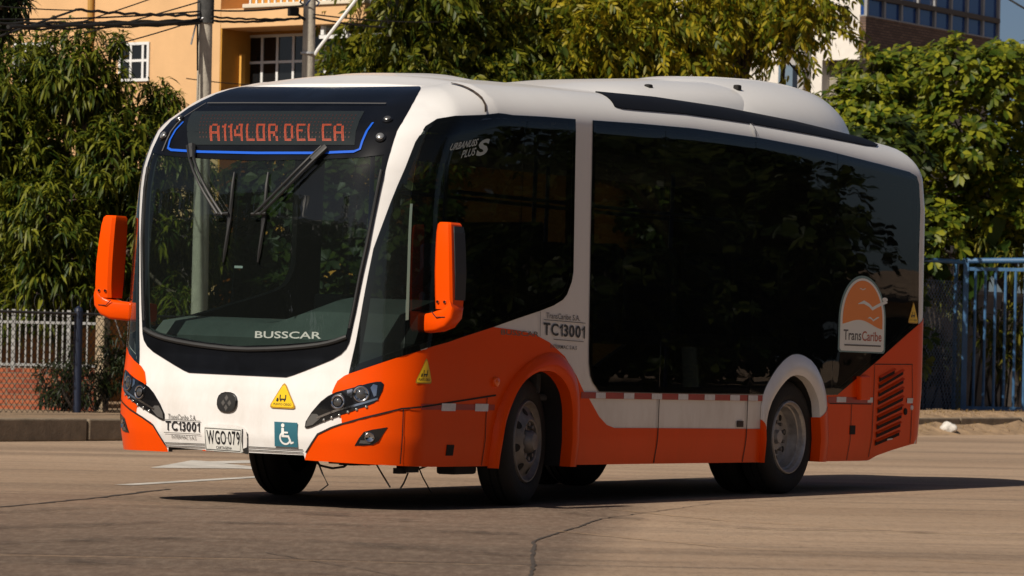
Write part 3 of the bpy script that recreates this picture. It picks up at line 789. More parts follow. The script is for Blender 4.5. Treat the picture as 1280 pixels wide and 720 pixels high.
fn = stext("fleet_number", "TC13001", M["ink"], bus, (-.588, .488, -.278, .554), bold=.022, tight=True)
stext("operator_name", "TransCaribe S.A.", M["inkgrey"], fn, (-.566, .566, -.312, .603))
stext("operator_name", "INTERMAC S.A.S", M["inkgrey"], fn, (-.535, .432, -.315, .456))
sline("rule", M["inkgrey"], fn, [(-.60, .562), (-.44, .5625), (-.27, .563)], .0045, .008)
sline("rule", M["inkgrey"], fn, [(-.60, .470), (-.44, .4705), (-.27, .471)], .0045, .008)
stext("maker_lettering", "BUSSCAR", M["silver"], ws, (.134, 1.158, .667, 1.206, .012), bold=.012, off=.010)
for dt in (.404, .383): sline("bumper_groove", M["inkgrey"], bus, [(-.60, dt - .007), (-.25, dt), (.0, dt), (.3, dt), (.577, dt)], .007, .0055)

# number plate in its recess
rec = patch("plate_recess", M["white"], chaikin([(-.235, .368), (.115, .365), (.135, .50), (.09, .548), (-.20, .552), (-.24, .52)], 1, True), off=.010, step=.06, parent=bus, rim=.012)
pl = patch("number_plate", M["plate"], [(-.222, .362), (.085, .360), (.100, .525), (-.220, .527)], off=.028, step=.06, parent=bus, rim=.022)
sline("plate_border", M["ink"], pl, [(-.214, .371), (.078, .369), (.092, .517), (-.212, .519), (-.214, .371)], .005, .030, .06)
stext("plate_lettering", "WGO·079", M["ink"], pl, (-.200, .408, .082, .506), bold=.020, off=.031, tight=True)
stext("plate_lettering", "CARTAGENA", M["ink"], pl, (-.125, .377, .010, .397), bold=.02, off=.031)
patch("plate_shadow", M["under"], [(.092, .355), (.125, .35), (.135, .50), (.103, .52)], off=.006, step=.05, parent=pl)  # dark strip painted as the plate's cast shadow

# blind-spot triangles
def soft(p, f=.13):
    p = np.array(p, float); out = []
    for i in range(len(p)):
        a, b, c = p[i - 1], p[i], p[(i + 1) % len(p)]
        out += [b + (a - b) * f, b + ((a - b) + (c - b)) * f * .28, b + (c - b) * f]
    return [tuple(v) for v in out]
def triangle(cx, b, w, h, off=.008, nm="blind_spot_sticker"):
    tri = soft([(cx - w / 2, b), (cx + w / 2, b), (cx, b + h)])
    big = soft([(cx - w / 2 * 1.12, b - h * .05), (cx + w / 2 * 1.12, b - h * .05), (cx, b + h * 1.09)])
    t = patch(nm, M["tri_edge"], big, off=off - .002, step=.05, parent=bus)
    patch("sticker_face", M["yellow"], tri, off=off, step=.05, parent=t)
    f = lambda q: [(cx + x * w, b + y * h) for x, y in q]
    patch("bus_symbol", M["ink"], f([(-.13, .30), (-.13, .52), (-.09, .52), (-.09, .36), (.09, .36), (.09, .52), (.13, .52), (.13, .30), (.10, .30), (.10, .24), (.05, .24), (.05, .30), (-.05, .30), (-.05, .24), (-.10, .24), (-.10, .30)]), off=off + .002, step=.05, parent=t)
    patch("bus_symbol", M["ink"], f([(-.26, .25), (-.19, .22), (-.16, .30), (-.19, .40), (-.24, .36)]), off=off + .002, step=.05, parent=t)
    stext("sticker_words", "PUNTO CIEGO", M["ink"], t, (cx - w * .36, b + h * .07, cx + w * .36, b + h * .17), bold=.02, off=off + .002)
triangle(.412, .690, .20, .165); triangle(1.457, .898, .165, .165)
triangle(9.325, 1.515, .20, .185, off=.013)

# wheelchair sign
wc = sbox("wheelchair_sticker", M["teal"], bus, .352, .418, .538, .588, off=.007)
cx, cy = .445, .50
ring = lambda r0, r1, a0, a1, cx_, cy_, n=22: [(cx_ + r1 * math.cos(a), cy_ + r1 * math.sin(a)) for a in np.linspace(a0, a1, n)] + [(cx_ + r0 * math.cos(a), cy_ + r0 * math.sin(a)) for a in np.linspace(a1, a0, n)]
patch("wheelchair_symbol", M["stickwhite"], ring(.034, .047, R(120), R(350), cx - .002, .478), off=.0095, step=.03, parent=wc)
patch("wheelchair_symbol", M["stickwhite"], ring(.0, .0135, 0, R(359), cx - .022, .565), off=.0095, step=.03, parent=wc)
patch("wheelchair_symbol", M["stickwhite"], [(cx - .033, .548), (cx - .012, .548), (cx - .010, .523), (cx + .022, .523), (cx + .022, .511), (cx - .010, .511), (cx - .009, .499), (cx + .030, .499), (cx + .048, .452), (cx + .062, .458), (cx + .066, .447), (cx + .040, .437), (cx + .020, .484), (cx - .030, .484)], off=.0095, step=.03, parent=wc)

# ------------------------------------------------------------------ lettering, driver's side
fn = stext("fleet_number", "TC13001", M["ink"], bus, (3.055, 1.262, 3.662, 1.352, -.015), bold=.022, tight=True)
stext("operator_name", "TransCaribe S.A.", M["inkgrey"], fn, (3.09, 1.385, 3.584, 1.427, -.010), bold=.005)
stext("operator_name", "INTERMAC S.A.S", M["inkgrey"], fn, (3.16, 1.168, 3.55, 1.195, -.006), bold=.008)
sline("rule", M["inkgrey"], fn, [(3.05, 1.372), (3.35, 1.367), (3.66, 1.361)], .005, .008)
sline("rule", M["inkgrey"], fn, [(3.20, 1.232), (3.4, 1.228), (3.64, 1.224)], .005, .008)
stext("maker_lettering", "BUSSCAR", M["silver2"], bus, (2.442, 1.250, 2.985, 1.287, -.005), bold=.012, off=.009)
md = stext("model_lettering", "URBANUSS", M["silver"], bus, (1.545, 2.742, 1.945, 2.790, -.006), bold=.03, off=.011, skew=.04)
stext("model_lettering", "PLUS", M["silver"], md, (1.745, 2.672, 1.945, 2.725), bold=.02, off=.011, skew=.05)
stext("model_lettering", "S", M["silver"], md, (1.955, 2.658, 2.130, 2.768), bold=.04, off=.011, skew=.08)

# operator's shield: an egg-topped panel with a sun, two birds and the sea
def egg(s0, s1, tb, tt, th, n=24):
    c = (s0 + s1) / 2; h = (s1 - s0) / 2
    arcp = [(c + h * math.cos(a) ** 1 if True else 0, th + (tt - th) * math.sin(a)) for a in np.linspace(0, math.pi, n)]
    return [(s0 + .03, tb), (s1 - .03, tb), (s1, tb + .02)] + arcp + [(s0, tb + .02)]
lg = patch("company_logo", M["logo_teal"], egg(7.865, 8.775, 1.228, 1.895, 1.50), off=.011, step=.07, parent=bus)
patch("logo_field", M["logo_grey"], egg(7.895, 8.745, 1.240, 1.872, 1.50), off=.0125, step=.07, parent=lg)
inn = egg(7.935, 8.705, 1.30, 1.852, 1.50)
wave = [(s_, 1.475 + .030 * math.sin((s_ - 8.05) / .77 * 2 * math.pi * .85) - (s_ - 8.32) * .03) for s_ in np.linspace(7.935, 8.705, 16)]
top = [p for p in inn[3:-1]]
patch("logo_sun", M["logo_orange"], wave + top, off=.0140, step=.06, parent=lg)
def bird(cx_, cy_, w, h, th):
    l = [(-.5, .55), (-.3, .62), (-.12, .35), (0, .0), (.16, .32), (.42, .75), (.52, .9)]
    up = [(cx_ + x * w, cy_ + y * h + th * (1 if 0 < i < 6 else .2)) for i, (x, y) in enumerate(l)]
    lo = [(cx_ + x * w, cy_ + y * h) for x, y in l][::-1]
    return up + lo
patch("logo_bird", M["logo_grey"], bird(8.50, 1.595, .56, .085, .030), off=.0155, step=.05, parent=lg)
patch("logo_bird", M["logo_grey"], [(8.74 + .055 * math.cos(a), 1.700 + .020 * math.sin(a)) for a in np.linspace(0, 2 * math.pi, 14)[:-1]], off=.0156, step=.05, parent=lg)
patch("logo_bird", M["logo_grey"], bird(8.52, 1.500, .22, .04, .014), off=.0155, step=.05, parent=lg)
patch("logo_bird", M["logo_grey"], bird(8.30, 1.765, .12, .018, .008), off=.0155, step=.05, parent=lg)
stext("logo_words", "Trans", M["inkgrey"], lg, (7.960, 1.330, 8.300, 1.418), bold=.012, off=.0158)
stext("logo_words", "Caribe", M["logo_red"], lg, (8.315, 1.328, 8.695, 1.412), bold=.012, off=.0158)
sline("logo_rule", M["inkgrey"], lg, [(7.98, 1.288), (8.3, 1.289), (8.68, 1.290)], .012, .0158)

# red and white conspicuity tape
for mm in (1, -1):
    def seg(a, b, t0_, t1_, mat, off): return patch("reflective_tape", mat, [(mm * a, t0_), (mm * b, t0_), (mm * b, t1_), (mm * a, t1_)][::mm], off=off, step=.12, parent=bus)
    seg(3.63, 6.535, .806, .853, M["red"], .008); seg(7.72, 8.55, .800, .850, M["red"], .008); seg(1.45, 2.41, .712, .752, M["red"], .008)
    for a, b in ((3.843, 3.990), (4.265, 4.425), (4.698, 4.86), (5.118, 5.28), (5.548, 5.721), (5.975, 6.140), (6.285, 6.45), (7.876, 8.057), (8.47, 8.57), (9.26, 9.38)):
        seg(a, b, .8075, .8515, M["refwhite"], .010)
    for a, b in ((1.700, 1.885), (2.143, 2.32)): seg(a, b, .704, .757, M["refwhite"], .010)

# small fittings on the driver's side
p = S(2.395, .912, .0); n = snorm(2.395, .912); n = n if n[1] > 0 else -n
disc(B(p), BN(n), .035, .03, dome=.01).build("side_marker_lamp", M["orange_lamp"], bus, smooth=True)
for a, b, w, h, m_ in ((1.85, .43, .09, .075, "under"), (8.205, .575, .10, .075, "under"), (6.17, .622, .10, .05, "handle_brown")):
    patch("access_latch", M[m_], [(a - w / 2, b - h / 2), (a + w / 2, b - h / 2), (a + w / 2, b + h / 2), (a - w / 2, b + h / 2)], off=.010, step=.08, parent=bus, rim=.006)
for a, b, r_ in ((9.245, .735, .03), (9.37, .77, .022)):
    n = snorm(a, b); n = n if n[1] > 0 else -n
    disc(B(S(a, b, .004)), BN(n), r_, .014).build("panel_lock", M["under" if r_ > .025 else "refwhite"], bus, smooth=True)
# fuel flap handle box standing proud of the panel
MB().loft([[B(S(a, b, o)) for a, b in ((8.262, .83), (8.455, .83), (8.445, 1.035), (8.245, 1.03))] for o in (.0, .05)], True, True).build("filler_cover", M["orange"], bus, bevel=.012)
# engine grille: slanted slots with a fin above each
for k in range(9):
    f = k / 8
    a0 = 8.685 - .01 * f; tb0 = .915 - f * .475
    a1 = 9.145 + .03 * math.sin(f * 3) if k > 0 else 8.985
    rise = .135 - .045 * f if k > 0 else .075
    if k == 0: tb0 = .985
    else: tb0 = .925 - (k - 1) * .0695
    th = .036
    patch("grille_slot", M["grille_dark"], [(a0, tb0), (a1, tb0 + rise), (a1, tb0 + rise + th), (a0, tb0 + th)], off=.010, step=.1, parent=bus)
    MB().loft([[B(S(a, b, o)) for a, b in ((a0, tb0 + th), (a1, tb0 + rise + th))] for o in (.006, .030)] + [[B(S(a, b, .006)) for a, b in ((a0, tb0 + th + .014), (a1, tb0 + rise + th + .014))]], closed=False).build("grille_fin", M["orange"], bus)
sline("grille_scratch", M["refwhite"], bus, [(8.90, .492), (9.01, .500)], .012, .012)

# ------------------------------------------------------------------ wheels
def wheel(x, y, steer, dual):
    """x axle, y outer face of the tyre (sign = side); wheels stand on the road, not on the leaning body"""
    sy = 1 if y > 0 else -1
    c = Vector((-(x - XA), y, .465)); rot = Matrix.Rotation(steer, 4, 'Z')
    def lathe(prof, n=56, cap=False):
        rings = []
        for a in np.linspace(0, 2 * math.pi, n, endpoint=False):
            rings.append([tuple(c + rot @ Vector((r_ * math.sin(a), -d * sy, r_ * math.cos(a)))) for d, r_ in prof])
        rings.append(rings[0])
        return MB().loft(rings, closed=False)
    prof = [(.015, .300), (.0, .318), (-.004, .36), (.004, .405), (.018, .440), (.045, .461), (.075, .4655), (.078, .452), (.092, .452), (.095, .4665), (.135, .467), (.138, .453), (.150, .453), (.153, .4665), (.195, .4655), (.225, .458), (.248, .43), (.255, .35), (.245, .29)]
    t = lathe(prof).build("wheel", M["rubber"], bus, smooth=True, sharp=40)
    if dual:
        rp = [(.012, .302), (-.004, .296), (-.006, .288), (.010, .280), (.018, .270), (.050, .262), (.056, .252), (.105, .246), (.135, .236), (.142, .215), (.140, .115), (.120, .105), (.118, .06), (.085, .05), (.083, .0)]
        hole_d, hole_r = .140, .185
    else:
        rp = [(.015, .302), (-.004, .294), (-.004, .284), (.018, .272), (.030, .255), (.020, .225), (-.012, .185), (-.022, .160), (-.018, .148), (.022, .140), (.024, .085), (-.030, .080), (-.055, .060), (-.060, .0)]
        hole_d, hole_r = .003, .218
    rm = lathe(rp).build("rim", M["rimrear"] if dual else M["rim"], t, smooth=True, sharp=35)
    for k in range(8):
        a = 2 * math.pi * k / 8 + .2
        ctr = np.array([hole_r * math.sin(a), -(hole_d - .006) * sy, hole_r * math.cos(a)])
        V = []
        for j in range(12):
            b = 2 * math.pi * j / 12; rr = hole_r + .027 * math.sin(b); aa = a + .14 * math.cos(b)
            d_ = float(np.interp(rr, [q[1] for q in rp[::-1]], [q[0] for q in rp[::-1]])) - .003
            V.append(tuple(c + rot @ Vector((rr * math.sin(aa), -d_ * sy, rr * math.cos(aa)))))
        raw("hand_hole", V, [tuple(range(12))], M["rimdark"], rm)
    nuts = MB()
    for k in range(10):
        a = 2 * math.pi * k / 10; rr = .125
        d0 = .142 if dual else .022
        p0 = c + rot @ Vector((rr * math.sin(a), -d0 * sy, rr * math.cos(a))); p1 = c + rot @ Vector((rr * math.sin(a), -(d0 - .035) * sy, rr * math.cos(a)))
        nuts.tube([tuple(p0), tuple(p1)], .016, 6)
    nuts.build("wheel_nuts", M["rim"], rm)
    if dual:
        c2 = c.copy(); c = c + Vector((0, -.30 * sy, 0)); lathe(prof).build("inner_tyre", M["rubber"], t, smooth=True, sharp=40); c = c2
ST = R(11.5)
wheel(XA + .07, 1.19, ST, False); wheel(XA + .07, -1.09, ST, False)
wheel(XA + WB, 1.22, 0, True); wheel(XA + WB, -1.22, 0, True)

# ------------------------------------------------------------------ inside: seen through the windscreen and the far-side glass
def bx(name, mat, c, s, parent=bus, bev=.02):
    return MB().box(B(c), s).build(name, mat, parent, bevel=bev)
bx("cabin_floor", M["lining"], (4.6, 0, .80), (7.7, 2.2, .05))
bx("ceiling_panel", M["lining"], (5.0, 0, 2.66), (7.3, 2.1, .04))
ds = MB()
prof = lambda y: [(.33, .98), (.30, 1.16), (.42, 1.26 + .10 * smooth01(-.1, .35, y)), (.75, 1.30 + .17 * smooth01(-.1, .4, y)), (1.0, 1.28 + .17 * smooth01(-.1, .4, y)), (1.08, 1.18), (1.10, .85)]
ds.loft([[B((x + .18 * (abs(y) / 1.1) ** 2, y, z)) for x, z in prof(y)] for y in np.linspace(-1.12, 1.12, 29)], closed=False)
ds.build("dashboard", M["dash"], bus, smooth=True)
sw = MB()
swc = np.array([1.28, .62, 1.42]); ax1 = np.array([0, 1, 0.]); ax2 = np.array([-.75, 0, .66])
sw.tube([B(swc + .24 * (ax1 * math.cos(a) + ax2 * math.sin(a))) for a in np.linspace(0, 2 * math.pi, 33)], .014, 8, cap=False)
for a in (0, 2.1, 4.2): sw.tube([B(swc), B(swc + .24 * (ax1 * math.cos(a) + ax2 * math.sin(a)))], .014, 6)
sw.tube([B(swc), B((1.05, .62, 1.1))], .03, 8)
sw.build("steering_wheel", M["blackmat"], bus, smooth=True)
def seat(x, y, z=.85):
    s_ = MB(); s_.box(B((x, y, z + .42)), (.44, .44, .10)); o = s_.build("seat", M["seatfab"], bus, bevel=.03)
    MB().box(B((x + .22, y, z + .78)), (.09, .43, .68)).build("seat_backrest", M["seatfab"], o, bevel=.03)
seat(1.75, .62, .75)
for x in (3.0, 3.9, 4.8, 5.7):
    for y in (.95, .48): seat(x, y)
for x in (3.9, 5.7, 6.6):
    seat(x, -.95)
bx("partition", M["lining"], (2.15, .72, 1.45), (.03, .85, 1.25))
hr = MB()
for x, y in ((1.35, .15), (2.2, .25), (3.4, .3), (4.6, -.3), (5.6, .3)):
    hr.tube([B((x, y, .82)), B((x, y, 2.64))], .017, 8)
hr.tube([B((2.2, .3, 2.3)), B((7.2, .3, 2.3))], .015, 8); hr.tube([B((2.2, -.3, 2.3)), B((7.2, -.3, 2.3))], .015, 8)
hr.build("handrail", M["blue_rail"], bus, smooth=True)
bx("fare_machine", M["lining"], (1.55, -.25, 1.15), (.22, .25, .7))
sbox("notice_card", M["stickwhite"], ws, -.085, 1.690, -.015, 1.712, off=-.006)
# ------------------------------------------------------------------ the driver, dim behind the glass
def driver():
    pts = []; rad = []; ed = []
    def v(p, r, link_to=None):
        pts.append(B(p)); rad.append(r if hasattr(r, '__len__') else (r, r)); i = len(pts) - 1
        if link_to is not None: ed.append((link_to, i))
        return i
    y0 = .62
    pel = v((1.70, y0, 1.30), (.15, .12)); wst = v((1.74, y0, 1.43), (.135, .11), pel); chs = v((1.76, y0, 1.62), (.155, .115), wst); shc = v((1.77, y0, 1.74), (.12, .09), chs)
    nck = v((1.765, y0, 1.84), .052, shc); hd0 = v((1.745, y0, 1.915), (.066, .074), nck); hd1 = v((1.74, y0, 1.99), (.074, .088), hd0); v((1.745, y0, 2.055), (.055, .066), hd1)
    nose = v((1.655, y0, 1.955), .012, hd0); 
    for s in (-1, 1):
        sh = v((1.76, y0 + s * .18, 1.735), .062, shc); el = v((1.60, y0 + s * .26, 1.51), .046, sh); wr = v((1.38, y0 + s * .225, 1.47), .031, el)
        pm = v((1.315, y0 + s * .222, 1.455), .034, wr)
        for k in range(4):
            o = (k - 1.5) * .019
            a = v((1.275 , y0 + s * .222 + o * .6, 1.462 + o * .7), .0095, pm); b = v((1.255, y0 + s * .222 + o * .6, 1.435 + o * .7), .0085, a); v((1.272, y0 + s * .218 + o * .6, 1.412 + o * .7), .0075, b)
        t = v((1.312, y0 + s * .185, 1.452), .011, pm); v((1.285, y0 + s * .178, 1.437), .009, t)
        hp = v((1.68, y0 + s * .10, 1.27), .085, pel); kn = v((1.30, y0 + s * .13, 1.27), .062, hp); an = v((1.22, y0 + s * .12, .92), .042, kn); v((1.10, y0 + s * .12, .865), .038, an)
    me = bpy.data.meshes.new("person"); me.from_pydata([tuple(map(float, p)) for p in pts], ed, [])
    o = bpy.data.objects.new("person", me); COL.objects.link(o)
    o.modifiers.new("skin", 'SKIN'); sd = o.modifiers.new("sub", 'SUBSURF'); sd.levels = 2; sd.render_levels = 2
    for i, r in enumerate(rad): me.skin_vertices[0].data[i].radius = r
    me.skin_vertices[0].data[0].use_root = True
    dg = bpy.context.evaluated_depsgraph_get(); nm = bpy.data.meshes.new_from_object(o.evaluated_get(dg)); nm.name = "person"
    bpy.data.objects.remove(o)
    sk = pmat("skin", (.22, .115, .07), .55); st = pmat("shirt_blue_grey", (.10, .14, .20), .9, var=.15, scale=20); tr = pmat("trousers_dark", (.015, .017, .022), .9)
    for m in (sk, st, tr): nm.materials.append(m)
    for p in nm.polygons:
        c = p.center; x = XA - c.x; z = c.z
        p.material_index = 2 if z < 1.335 and not (x < 1.45 and z > 1.36) else (0 if z > 1.80 or x < 1.57 else 1)
    nm.shade_smooth()
    r = bpy.data.objects.new("person", nm); COL.objects.link(r); r.location = BUS_O; r.rotation_euler = bus.rotation_euler
    tag(r, "driver in a blue-grey shirt with both hands on the bus steering wheel", "person")
    hv = []; 
    for a in np.linspace(0, math.pi * .55, 9):
        hv.append([B((1.752 + .088 * math.sin(a) * math.cos(t), y0 + .080 * math.sin(a) * math.sin(t), 2.005 + .085 * math.cos(a) + .012)) for t in np.linspace(0, 2 * math.pi, 21)[:-1]])
    MB().loft(hv).build("hair", pmat("hair_dark", (.012, .009, .008), .7), r, smooth=True)
    for s in (-1, 1):
        disc(B((1.672, y0 + s * .030, 1.985)), BN((-1, 0, 0)), .011, .004, n=10).build("eye", M["under"], r)
        disc(B((1.742, y0 + s * .076, 1.965)), BN((0, s, 0)), .026, .012, n=10).build("ear", sk, r, smooth=True)
    MB().box(B((1.682, y0, 1.905)), (.008, .045, .010)).build("mouth", pmat("lip", (.16, .06, .045), .6), r)
driver()
# ================================================================== the street
def at(px, py, Y):
    """a point at depth Y seen at pixel (px, py) of the 1280x720 photograph"""
    c, s = math.cos(ROLL), math.sin(ROLL); a, b = px - 640, py - 360
    U = c * a + s * b; V = -s * a + c * b
    return np.array([U / FPX * Y, Y, CAM_H - (V - 86.75) / FPX * Y])
K0 = np.array([-5.1, 42.8]); KE = np.array([.5968, .8024]); KN = np.array([.8024, -.5968])     # kerb line: origin, along, towards the road
def kp(a, back, z=0.): q = K0 + KE * a - KN * back; return np.array([q[0], q[1], z])
GA = np.array([.83, -.5577, 0]); GA /= np.linalg.norm(GA); GB = np.array([.5577, .83, 0]); GB /= np.linalg.norm(GB); UZ = np.array([0, 0, 1.])   # building grid: GA across the front, GB along the street
def bx3(mb, o, a, b, z0, z1):
    """box on the building grid: o origin (x, y), a=(a0, a1) along GA, b=(b0, b1) along GB"""
    o = np.array([o[0], o[1], 0.]); ac, bc = (a[0] + a[1]) / 2, (b[0] + b[1]) / 2
    mb.box(o + GA * ac + GB * bc + UZ * (z0 + z1) / 2, (abs(a[1] - a[0]), abs(b[1] - b[0]), z1 - z0), [GA, GB, UZ]); return mb

# ---- road surface
def gpt(px, py, z):
    c, s = math.cos(ROLL), math.sin(ROLL); a, b = px - 640, py - 360
    U = c * a + s * b; V = -s * a + c * b; d = FPX * (CAM_H - z) / (V - 86.75); return np.array([U / FPX * d, d, z])
def road_mat():
    m, N, L, b = nmat("road_concrete")
    tc = N.new("ShaderNodeTexCoord")
    rot = N.new("ShaderNodeMapping"); rot.inputs["Rotation"].default_value = (0, 0, R(-8)); rot.inputs["Scale"].default_value = (.16, .8, 1)
    L.new(tc.outputs["Object"], rot.inputs[0])
    def noise(vec, sc, det, rough=.6):
        n = N.new("ShaderNodeTexNoise"); n.inputs["Scale"].default_value = sc; n.inputs["Detail"].default_value = det; n.inputs["Roughness"].default_value = rough
        L.new(vec, n.inputs["Vector"]); return n.outputs[0]
    def ramp(v, a, b_):
        r = N.new("ShaderNodeMapRange"); r.inputs[1].default_value = a; r.inputs[2].default_value = b_; L.new(v, r.inputs[0]); return r.outputs[0]
    def mix(f, c1, c2):
        mx = N.new("ShaderNodeMix"); mx.data_type = 'RGBA'
        L.new(f, mx.inputs[0])
        for i, c in ((6, c1), (7, c2)):
            if isinstance(c, tuple): mx.inputs[i].default_value = (*c, 1)
            else: L.new(c, mx.inputs[i])
        return mx.outputs[2]
    big = noise(rot.outputs[0], .30, 6); mid = noise(rot.outputs[0], 1.6, 8, .7); fine = noise(tc.outputs["Object"], 38, 6, .75); grit = noise(tc.outputs["Object"], 160, 2)
    # old pale concrete beyond the joint, darker worn surface on this side
    p, q = gpt(0, 634, 0)[:2], gpt(1290, 609, 0)[:2]; nn = np.array([-(q - p)[1], (q - p)[0]]); nn /= np.linalg.norm(nn)
    vd = N.new("ShaderNodeVectorMath"); vd.operation = 'DOT_PRODUCT'; vd.inputs[1].default_value = (nn[0], nn[1], 0); L.new(tc.outputs["Object"], vd.inputs[0])
    wob = noise(rot.outputs[0], .5, 5)
    ad = N.new("ShaderNodeMath"); ad.operation = 'MULTIPLY_ADD'; L.new(wob, ad.inputs[0]); ad.inputs[1].default_value = 7.0; L.new(vd.outputs["Value"], ad.inputs[2])
    far = ramp(ad.outputs[0], float(nn @ p) + 2.6, float(nn @ p) + 7.5)
    p2, q2 = gpt(664, 722, 0)[:2], gpt(752, 648, 0)[:2]; n2 = np.array([(q2 - p2)[1], -(q2 - p2)[0]]); n2 /= np.linalg.norm(n2)
    vd2 = N.new("ShaderNodeVectorMath"); vd2.operation = 'DOT_PRODUCT'; vd2.inputs[1].default_value = (n2[0], n2[1], 0); L.new(tc.outputs["Object"], vd2.inputs[0])
    rgt = ramp(vd2.outputs["Value"], float(n2 @ p2) - .02, float(n2 @ p2) + .35)
    mxm = N.new("ShaderNodeMath"); mxm.operation = 'MAXIMUM'; L.new(far, mxm.inputs[0]); L.new(rgt, mxm.inputs[1]); far = mxm.outputs[0]
    c = mix(far, mix(ramp(big, .40, .60), (.095, .063, .044), (.175, .116, .080)), mix(ramp(big, .40, .60), (.340, .232, .150), (.46, .325, .218)))
    c = mix(ramp(mid, .52, .80), c, (.105, .076, .055))
    spot = noise(tc.outputs["Object"], 2.6, 9, .78)
    k4 = N.new("ShaderNodeMath"); k4.operation = 'MULTIPLY'; L.new(ramp(spot, .50, .66), k4.inputs[0]); k4.inputs[1].default_value = .38
    c = mix(k4.outputs[0], c, (.32, .245, .18))
    spot2 = noise(tc.outputs["Object"], 5.5, 8, .8)
    k5 = N.new("ShaderNodeMath"); k5.operation = 'MULTIPLY'; L.new(ramp(spot2, .55, .68), k5.inputs[0]); k5.inputs[1].default_value = .4
    c = mix(k5.outputs[0], c, (.07, .05, .037))
    # rubber-dark streaks along the turn
    mp2 = N.new("ShaderNodeMapping"); mp2.inputs["Rotation"].default_value = (0, 0, R(-12)); mp2.inputs["Scale"].default_value = (.10, 1.1, 1); L.new(tc.outputs["Object"], mp2.inputs[0])
    st = noise(mp2.outputs[0], .55, 6, .62)
    k = N.new("ShaderNodeMath"); k.operation = 'MULTIPLY'; L.new(ramp(st, .48, .68), k.inputs[0]); k.inputs[1].default_value = .5
    c = mix(k.outputs[0], c, (.075, .054, .040))
    k2 = N.new("ShaderNodeMath"); k2.operation = 'MULTIPLY'; L.new(ramp(fine, .40, .72), k2.inputs[0]); k2.inputs[1].default_value = .5
    c = mix(k2.outputs[0], c, (.27, .20, .145))
    k3 = N.new("ShaderNodeMath"); k3.operation = 'MULTIPLY'; L.new(ramp(grit, .58, .70), k3.inputs[0]); k3.inputs[1].default_value = .55
    c = mix(k3.outputs[0], c, (.06, .045, .035))
    mg = N.new("ShaderNodeMapping"); mg.inputs["Scale"].default_value = (1, .22, 1); L.new(tc.outputs["Object"], mg.inputs[0])
    gr1 = noise(mg.outputs[0], 16, 4, .8)
    k6 = N.new("ShaderNodeMath"); k6.operation = 'MULTIPLY'; L.new(ramp(gr1, .45, .66), k6.inputs[0]); k6.inputs[1].default_value = .24
    c = mix(k6.outputs[0], c, (.44, .34, .25))
    gr2 = noise(mg.outputs[0], 23, 4, .8)
    k7 = N.new("ShaderNodeMath"); k7.operation = 'MULTIPLY'; L.new(ramp(gr2, .50, .68), k7.inputs[0]); k7.inputs[1].default_value = .30
    c = mix(k7.outputs[0], c, (.075, .052, .036))
    L.new(c, b.inputs["Base Color"]); b.inputs["Roughness"].default_value = .82; b.inputs["Specular IOR Level"].default_value = .3
    bp = N.new("ShaderNodeBump"); bp.inputs["Strength"].default_value = .7; bp.inputs["Distance"].default_value = .02
    L.new(fine, bp.inputs["Height"]); L.new(bp.outputs[0], b.inputs["Normal"])
    return m
RM = road_mat()
road = raw("road", [(-300, -80, 0), (300, -80, 0), (300, 600, 0), (-300, 600, 0)], [(0, 1, 2, 3)], RM); tag(road, kind="structure")
# joints, cracks and worn paint: thin sheets on the slab
def strip_mesh(pts, w, jit=0.0):
    P = [np.array(p) for p in pts]; Q = []
    for p, q in zip(P[:-1], P[1:]):
        n = max(2, int(np.linalg.norm(q - p) / .12)); Q += [p + (q - p) * k / n for k in range(n)]
    Q.append(P[-1]); V = []; F = []
    for i, p in enumerate(Q):
        d = Q[min(i + 1, len(Q) - 1)] - Q[max(i - 1, 0)]; d /= np.linalg.norm(d) + 1e-9; nn = np.array([-d[1], d[0], 0])
        j = nn * random.uniform(-jit, jit); ww = w * random.uniform(.55, 1.3) if jit else w
        V += [p + j + nn * ww / 2, p + j - nn * ww / 2]
        if i: F.append((2 * i - 2, 2 * i, 2 * i + 1, 2 * i - 1))
    return V, F
CR = pmat("joint_tar", (.060, .046, .036), .9, var=.4, scale=20)
for pts, w, j in (([(752, 648), (720, 659), (668, 675), (666, 690), (667, 703), (664, 722)], .022, .008), ([(-30, 636), (120, 622), (210, 611)], .05, .02), ([(0, 691), (330, 697), (660, 705), (1290, 717)], .022, .01), ([(1290, 612), (900, 628), (752, 648)], .012, .012), ([(500, 720), (330, 690)], .01, .01)):
    V, F = strip_mesh([gpt(x, y, .004) for x, y in pts], w, j)
    tag(raw("road_joint", V, F, CR), kind="structure")
def mark_mat():
    m, N, L, b = nmat("tyre_mark_rubber"); b.inputs["Base Color"].default_value = (.035, .026, .02, 1); b.inputs["Roughness"].default_value = .9
    tc = N.new("ShaderNodeTexCoord"); n = N.new("ShaderNodeTexNoise"); n.inputs["Scale"].default_value = 2.2; n.inputs["Detail"].default_value = 7; n.inputs["Roughness"].default_value = .75; L.new(tc.outputs["Object"], n.inputs["Vector"])
    r = N.new("ShaderNodeMapRange"); r.inputs[1].default_value = .42; r.inputs[2].default_value = .75; r.inputs[3].default_value = 0; r.inputs[4].default_value = .62; L.new(n.outputs[0], r.inputs[0])
    t = N.new("ShaderNodeBsdfTransparent"); ms = N.new("ShaderNodeMixShader"); L.new(r.outputs[0], ms.inputs[0]); L.new(t.outputs[0], ms.inputs[1]); L.new(b.outputs[0], ms.inputs[2]); L.new(ms.outputs[0], N["Material Output"].inputs[0]); return m
MK = mark_mat()
